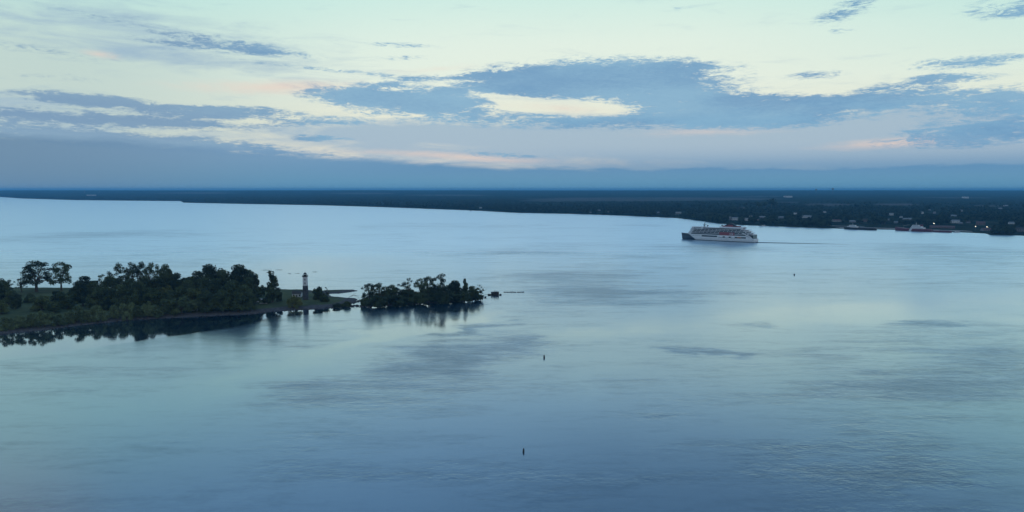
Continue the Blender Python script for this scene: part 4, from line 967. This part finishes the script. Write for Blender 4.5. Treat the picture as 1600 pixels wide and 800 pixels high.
for x, y, w_, st, wl_, rf_, lab in H_:
    p = atland(x, y); Wm = w_*p.y/F; far_ = p.y > 5000
    if far_: hgt = 7.0*st + 6; dep = 30
    else: hgt = 2.9*st; dep = min(11, max(6.5, Wm*.7))
    if far_: p.z += 9
    gable_house('house' if not far_ and w_ < 12 else 'long_building', lab, 'house' if not far_ and w_ < 12 else 'building', (p.x, p.y, p.z), random.uniform(-.35, .35) - math.atan2(p.x, p.y)*.5, Wm, dep, hgt, min(3.2, dep*.28) if not far_ else 2.5,
                M[wl_], M[rf_], 'houses and halls along the far bank', nwin=min(9, max(2, int(Wm/4))) if not far_ else 3, chim=(w_ < 9 and not far_))
# factory stacks, towers and the radio mast
def mast(name, label, cat, px, foot, top, r0, r1, m, z=None, guy=False):
    p = atland(px, foot); hgt = zat(px, top, p.y) - p.z; bm = NB(); t = thing(name, label, cat, p)
    if guy:
        for s in range(3):
            a = s*2.094; tube(bm, [(r0*math.cos(a), r0*math.sin(a), 0), (r0*math.cos(a), r0*math.sin(a), hgt)], [r1, r1], 4)
        n = int(hgt/5)
        for k in range(n):
            for s in range(3):
                a, b_ = s*2.094, (s+1)*2.094; tube(bm, [(r0*math.cos(a), r0*math.sin(a), k*5), (r0*math.cos(b_), r0*math.sin(b_), k*5+5)], [r1*.7]*2, 3)
    else: lathe(bm, [(r0, 0), (r1, hgt*.96), (r1*1.2, hgt)], 10)
    obj('shaft', bm, m, t)
    if name == 'water_tower':
        bm = NB(); R_ = hgt*.16; lathe(bm, [(r1, hgt*.74), (R_, hgt*.82), (R_*1.08, hgt*.9), (R_*.8, hgt*.98), (.4, hgt*1.02)], 14); obj('tank', bm, m, t)
    if guy: bm = NB(); lathe(bm, [(1.2, hgt-1), (1.2, hgt+1), (.2, hgt+5)], 6); obj('antenna', bm, m, t)
mast('radio_mast', 'thin tall lattice mast rising above the horizon left of the middle', 'mast', 800.5, 306, 286.5, 1.1, .42, M['metal'], guy=True)
mast('factory_stack', 'slim factory chimney at the far left horizon, left of the tallest hall', 'chimney', 132.5, 304.5, 296.6, 4, 3, M['siding'])
mast('factory_stack', 'slim factory chimney at the far left horizon, right of the tallest hall', 'chimney', 155.5, 304, 297.0, 4, 3, M['siding'])
mast('water_tower', 'pale water tower on the horizon right of the cruise ship', 'tower', 1301, 306, 293.6, 3.0, 2.2, M['siding'])
mast('water_tower', 'pale water tower on the horizon above the far left of the ship wood', 'tower', 1275, 305, 295.2, 3.0, 2.2, M['siding'])

# pale quay and road strips near the water: sheets just above the ground
def strip(name, pts, wpx, m, kind_='structure'):
    bm = NB(); A = []
    for x, y in pts:
        p = atland(x, y); A.append((bm.verts.new((p.x, p.y-wpx, p.z+.25)), bm.verts.new((p.x, p.y+wpx, p.z+.35))))
    for a_, b_ in zip(A, A[1:]): bm.faces.new((a_[0], b_[0], b_[1], a_[1]))
    o = obj(name, bm, m); o['kind'] = kind_; return o
strip('road', [(1036+i*4, 335.2 - .1*i + .02*i*i) for i in range(9)], 9, M['concrete'])
strip('road', [(1296+i*6, 352.8+.15*i) for i in range(10)], 10, M['concrete'])
# quay wall in front of the ships
bm = NB(); Q = [(1312, 357.1), (1330, 357.6), (1370, 358.2), (1400, 358.8), (1430, 360.0), (1456, 361.2), (1499, 362.4), (1520, 363.2)]
for a_, b_ in zip(Q, Q[1:]):
    p, q = at(*a_), at(*b_); v = [bm.verts.new(c) for c in ((p.x, p.y+2, -1), (q.x, q.y+2, -1), (q.x, q.y+2, 2.6), (p.x, p.y+2, 2.6), (p.x, p.y+24, 2.6), (q.x, q.y+24, 2.6), (p.x, p.y+24, -1), (q.x, q.y+24, -1))]
    for f in ((0, 1, 2, 3), (3, 2, 5, 4), (4, 5, 7, 6)): bm.faces.new([v[i] for i in f])
tag(obj('quay', bm, M['concrete']), 'low grey concrete quay along the far bank behind the moored ships', 'quay')

# ------------------------------------------------------------------ moored ships
def moored(name, label, xa, ya, xb, yb, beam, hts, m, stripe=None):
    a_, b_ = at(xa, ya), at(xb, yb); Ln = (b_-a_).length; d = (b_-a_).normalized(); t = thing(name, label, 'ship', a_, math.atan2(d.y, d.x))
    bm = NB(); rg = []
    for k in range(15):
        u = k/14; bw_ = beam/2*min(1, (u*6+.05)**.6)*min(1, ((1-u)*9+.55)); top = hts[0] + (hts[1]-hts[0])*max(0, 1-u*3.5)
        xo = u*Ln; rg.append([bm.verts.new((xo + (-1.6*(h/top) if k == 0 else 0), y*bw_, h)) for y, h in ((-.85, -1), (-1, top*.5), (-1, top), (1, top), (1, top*.5), (.85, -1))])
    for A, B in zip(rg, rg[1:]):
        for j in range(5): bm.faces.new((A[j], B[j], B[j+1], A[j+1]))
    bm.faces.new(rg[0]); bm.faces.new(rg[-1][::-1]); bmesh.ops.recalc_face_normals(bm, faces=bm.faces[:]); return t, obj('hull', bm, m, t), Ln
t, hl, Ln = moored('coast_guard_ship', 'red hulled ship with white slash and white wheelhouse moored at the far quay', 1399.5, 360.0, 1456, 362.3, 14, (6.0, 8.5), M['redship'])
m1 = .9*Ln/82
for x0, x1, z0, z1, y_ in ((.44, .80, 6, 8.8, 5.6), (.46, .74, 8.8, 11.6, 5.0), (.48, .66, 11.6, 14.2, 4.6)):
    bm = NB(); box(bm, x0*Ln, x1*Ln, -y_, y_, z0+.01, z1, .15); dk = obj('superstructure', bm, M['shipwhite'], t)
    bm = NB(); box(bm, (x0+.02)*Ln, (x1-.02)*Ln, -y_-.05, y_+.05, z0+1.1, z0+1.9); obj('window_band', bm, M['glass'], dk)
bm = NB(); prism(bm, [(.40*Ln, -.2), (.46*Ln, -.2), (.50*Ln, 5.9), (.43*Ln, 5.9)], -7.12, -6.9); obj('white_slash', bm, M['white'], hl)
bm = NB(); prism(bm, [(.68*Ln, 11.6), (.75*Ln, 11.6), (.745*Ln, 15.4), (.69*Ln, 15.4)], -1.8, 1.8); obj('funnel', bm, M['redship'], t)
bm = NB(); tube(bm, [(.57*Ln, 0, 14), (.57*Ln, 0, 21)], [.4, .15], 6); box(bm, .56*Ln, .58*Ln, -2, 2, 17.5, 17.8); obj('mast', bm, M['white'], t)
bm = NB(); tube(bm, [(.22*Ln, 0, 6), (.22*Ln, 0, 12), (.40*Ln, 0, 14.5)], [.5, .4, .25], 6); obj('crane', bm, M['cream'], t)
t, hl, Ln = moored('barge', 'low dark red barge moored behind the red ship', 1457.5, 362.4, 1487, 363.4, 12, (3.4, 3.6), M['redship'])
bm = NB(); box(bm, .35*Ln, .9*Ln, -4.5, 4.5, 3.41, 5.0, .2); obj('cargo_cover', bm, M['siding'], t)
t, hl, Ln = moored('workboat', 'long dark hulled workboat with white cabin moored left of the red ship', 1319.5, 357.9, 1369.5, 359.7, 12, (4.6, 6.0), M['black'])
for x0, x1, z0, z1, y_, m in ((.1, .42, 4.6, 7.4, 4.6, 'shipwhite'), (.16, .36, 7.4, 10.2, 4.0, 'shipwhite'), (.50, .93, 4.6, 6.0, 4.8, 'siding')):
    bm = NB(); box(bm, x0*Ln, x1*Ln, -y_, y_, z0+.01, z1, .15); dk = obj('superstructure', bm, M[m], t)
    if m == 'shipwhite': bm = NB(); box(bm, (x0+.02)*Ln, (x1-.02)*Ln, -y_-.05, y_+.05, z0+1.1, z0+1.9); obj('window_band', bm, M['glass'], dk)
bm = NB(); tube(bm, [(.26*Ln, 0, 10), (.26*Ln, 0, 16)], [.35, .15], 6); obj('mast', bm, M['white'], t)
def launch(label, px, py, Lm, rz):
    p = at(px, py, 0); t = thing('motor_boat', label, 'boat', p, rz); bm = NB()
    prism(bm, [(-Lm/2, 0), (-Lm/2+.1, 1.5), (Lm/2, 2.0), (Lm/2-1.6, 0), (0, -.4)], -1.7, 1.7); obj('hull', bm, M['white'], t)
    bm = NB(); prism(bm, [(-Lm*.25, 1.6), (-Lm*.25, 3.3), (Lm*.12, 3.3), (Lm*.24, 1.75)], -1.3, 1.3); cb = obj('cabin', bm, M['white'], t)
    bm = NB(); box(bm, -Lm*.2, Lm*.08, -1.34, 1.34, 2.3, 2.9); obj('window', bm, M['glass'], cb)
launch('bright white motor boat at the quay between the barge and lower lamps', 1495, 363.4, 15, .1)
launch('tiny white motor boat at the far bank below the radio mast', 735.5, 329.8, 10, 0)
launch('small white motor boat at the far bank just behind the cruise ship stern', 1193, 353.6, 12, 3.0)
# street lamps that are lit
for px, py, ht_, lab in ((1458.4, 357.5, 349.2, 'brightest lit lamp on a post above the red ship stern'), (1523.4, 361.5, 354.0, 'lit lamp on a post, left of the two lower ones at the right'), (1541.3, 361.8, 354.7, 'lit lamp on a post, right of the two lower ones at the right')):
    p = atland(px, py); h_ = zat(px, ht_, p.y) - p.z; t = thing('street_lamp', lab, 'lamp', p, 0, 'lit lamps on the far quay')
    bm = NB(); tube(bm, [(0, 0, 0), (0, 0, h_), (0, -1.0, h_+.3)], [.16, .1, .08], 6); obj('post', bm, M['metal'], t)
    rr = .75 if px < 1500 else .5
    bm = NB(); bmesh.ops.create_uvsphere(bm, u_segments=10, v_segments=6, radius=rr, matrix=Matrix.Translation((0, -1.2, h_+.2))); obj('lamp_head', bm, M['lamp'], t)

# ------------------------------------------------------------------ far trees
def farcrown(seed, n, w_, h):
    r = np.random.default_rng(seed); P = []
    k = 9; cen = np.stack([r.uniform(-.30, .30, k)*w_, r.uniform(-.30, .30, k)*w_, r.uniform(.34, .84, k)*h], 1); rad = r.uniform(.17, .28, k)*w_
    ci = r.integers(0, k, n); d = r.normal(size=(n, 3)); d /= np.linalg.norm(d, axis=1)[:, None]; p = cen[ci] + d*(rad[ci]*r.random(n)**.35)[:, None]*np.array([1, 1, .8])
    u = r.normal(size=(n, 3)); u /= np.linalg.norm(u, axis=1)[:, None]; v = np.cross(u, r.normal(size=(n, 3))); v /= np.linalg.norm(v, axis=1)[:, None]
    s = (.07*w_*r.uniform(.6, 1.3, n))[:, None]
    return np.stack([p-u*s, p-v*s*.7, p+u*s, p+v*s*.7], 1).reshape(-1, 3)
fc = [farcrown(s, 260, 10, 12) for s in range(6)]
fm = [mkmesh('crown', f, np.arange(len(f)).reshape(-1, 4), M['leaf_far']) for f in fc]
bm = NB(); tube(bm, [(0, 0, -.5), (0, 0, 4), (.2, 0, 7)], [.4, .3, .12], 6); tube(bm, [(0, 0, 3.5), (1.6, .4, 7)], [.18, .06], 4); tube(bm, [(0, 0, 3.8), (-1.5, -.4, 7.4)], [.16, .06], 4)
ftm = bpy.data.meshes.new('trunk'); bm.to_mesh(ftm); bm.free(); ftm.materials.append(M['bark'])
rf = random.Random(5)
hb_ = [(h[0], h[1], h[2]) for h in H_]
def clear(px, py, sc_):
    for hx, hy, hw_ in hb_:
        if abs(px-hx) < hw_/2 + 1.8*sc_ and hy - 1 < py < hy + 6.5*sc_: return False
    return True
cand = []
tries = 0
while len(cand) < 15500 and tries < 90000:
    tries += 1
    px = rf.uniform(-60, 1660); sr = shorerow(px); u = rf.random()**1.15
    lo = 303 if px < 900 else 304
    d_near = shdist(px)+10; d_far = min(9000, max(4800, d_near*1.55))
    d = 1/((1/d_near)*(1-u) + (1/d_far)*u); x = (px-CX)/F*d; z = landz(px, d); _, py = proj(x, d, z)
    if 1300 < px < 1545 and py > sr-7: continue
    if fieldv(px, py) > .35: continue
    h = rf.uniform(8, 17)*(1.0 if px > 900 else .9)
    if vnoise(x, d, .007) + .5*vnoise(x+900, d, .02) < -.13 and d > d_near+110: continue
    if not clear(px, py, 2200/d): continue
    cand.append((d, px, x, z, h, py))
# a few taller ones that stand out, and the dark headland
for px, yb, yt in ((1205, 326, 309.5), (1196, 327, 313), (1212, 326, 314), (1337, 326, 317), (1427, 326, 317.5), (1185, 328, 314), (1530, 329, 320), (1450, 329, 319), (1062, 326, 317)):
    p = atland(px, yb); cand.append((p.y, px, p.x, p.z, zat(px, yt, p.y)-p.z, yb))
cand.sort(key=lambda c: c[5]-0)
head = []
for k in range(34):
    px = rf.uniform(1549, 1588); yb = rf.uniform(362.5, 366.9); p = atland(px, yb); hh_ = rf.uniform(9, 19)*(1-abs(px-1568)/36); head.append((p.y, px, p.x, .8, max(6, hh_), yb))
# nearest in the picture become single trees
cand.sort(key=lambda c: -(c[4]/c[0]))
vis = [c for c in cand if -5 < c[1] < 1605]
single = vis[:262]; ss_ = set(id(c) for c in single); rest = [c for c in cand if id(c) not in ss_]
def fl(px, py):
    if px < 1215: return 'dark tree on the far bank behind the cruise ship and its stern', 'far bank trees behind the cruise ship'
    if px < 1318: return 'dark tree on the far bank between the cruise ship and the workboat', 'far bank trees between cruise ship and workboat'
    if px < 1400: return 'dark tree on the far bank above the workboat', 'far bank trees above the workboat'
    if px < 1500: return 'dark tree on the far bank above the red ship and barge', 'far bank trees above the red ship'
    return 'dark tree on the far bank at the right, above the lower lamps', 'far bank trees at the right'
for c, hd_ in [(c, 0) for c in single] + [(c, 1) for c in head]:
    d, px, x, z, h, py = c; lab, grp = ('dark tree crowded on the small headland by the right edge', 'trees on the dark headland') if hd_ else fl(px, py)
    r = thing('leafy_tree', lab, 'tree', (x, d, z-.2), rf.uniform(0, 6.28), grp); s = h/12; r.scale = (s*rf.uniform(.9, 1.25),)*2 + (s,)
    for nm, me in (('crown', rf.choice(fm)), ('trunk', ftm)):
        o = bpy.data.objects.new(nm, me); C.objects.link(o); o.parent = r
# the rest: one mass
lo_ = [farcrown(100+s, 46, 10, 12) for s in range(8)]
def enlarge(f):
    q = f.reshape(-1, 4, 3); c = q.mean(1, keepdims=True); return (c + (q-c)*2.0).reshape(-1, 3)
lo_ = [enlarge(f) for f in lo_]
parts = []
for c in rest:
    d, px, x, z, h, py = c; s = h/12; a = rf.uniform(0, 6.28); f = lo_[rf.randrange(8)]; ca, sa = math.cos(a), math.sin(a); wv = s*rf.uniform(.95, 1.5)
    parts.append(np.stack([(f[:, 0]*ca - f[:, 1]*sa)*wv + x, (f[:, 0]*sa + f[:, 1]*ca)*wv + d, f[:, 2]*s + z - .6], 1))
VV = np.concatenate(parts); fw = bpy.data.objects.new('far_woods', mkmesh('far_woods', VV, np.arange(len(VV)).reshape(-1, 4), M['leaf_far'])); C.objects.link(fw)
fw['kind'] = 'stuff'; tag(fw, 'dark wooded land stretching along the whole far bank', 'woods')

# ------------------------------------------------------------------ air
bm = NB(); box(bm, -32000, 32000, -4500, 42000, -5, 130)
hz = bpy.data.materials.new('haze'); hz.use_nodes = True; t = hz.node_tree; t.nodes.clear()
pv = t.nodes.new('ShaderNodeVolumePrincipled'); pv.inputs['Color'].default_value = (.20, .60, 1.0, 1); pv.inputs['Density'].default_value = 5.2e-5; pv.inputs['Anisotropy'].default_value = 0
oo = t.nodes.new('ShaderNodeOutputMaterial'); t.links.new(pv.outputs[0], oo.inputs['Volume'])
h_ = obj('haze', bm, hz); h_['kind'] = 'stuff'; tag(h_, 'pale blue evening haze over the whole river and far bank', 'haze')
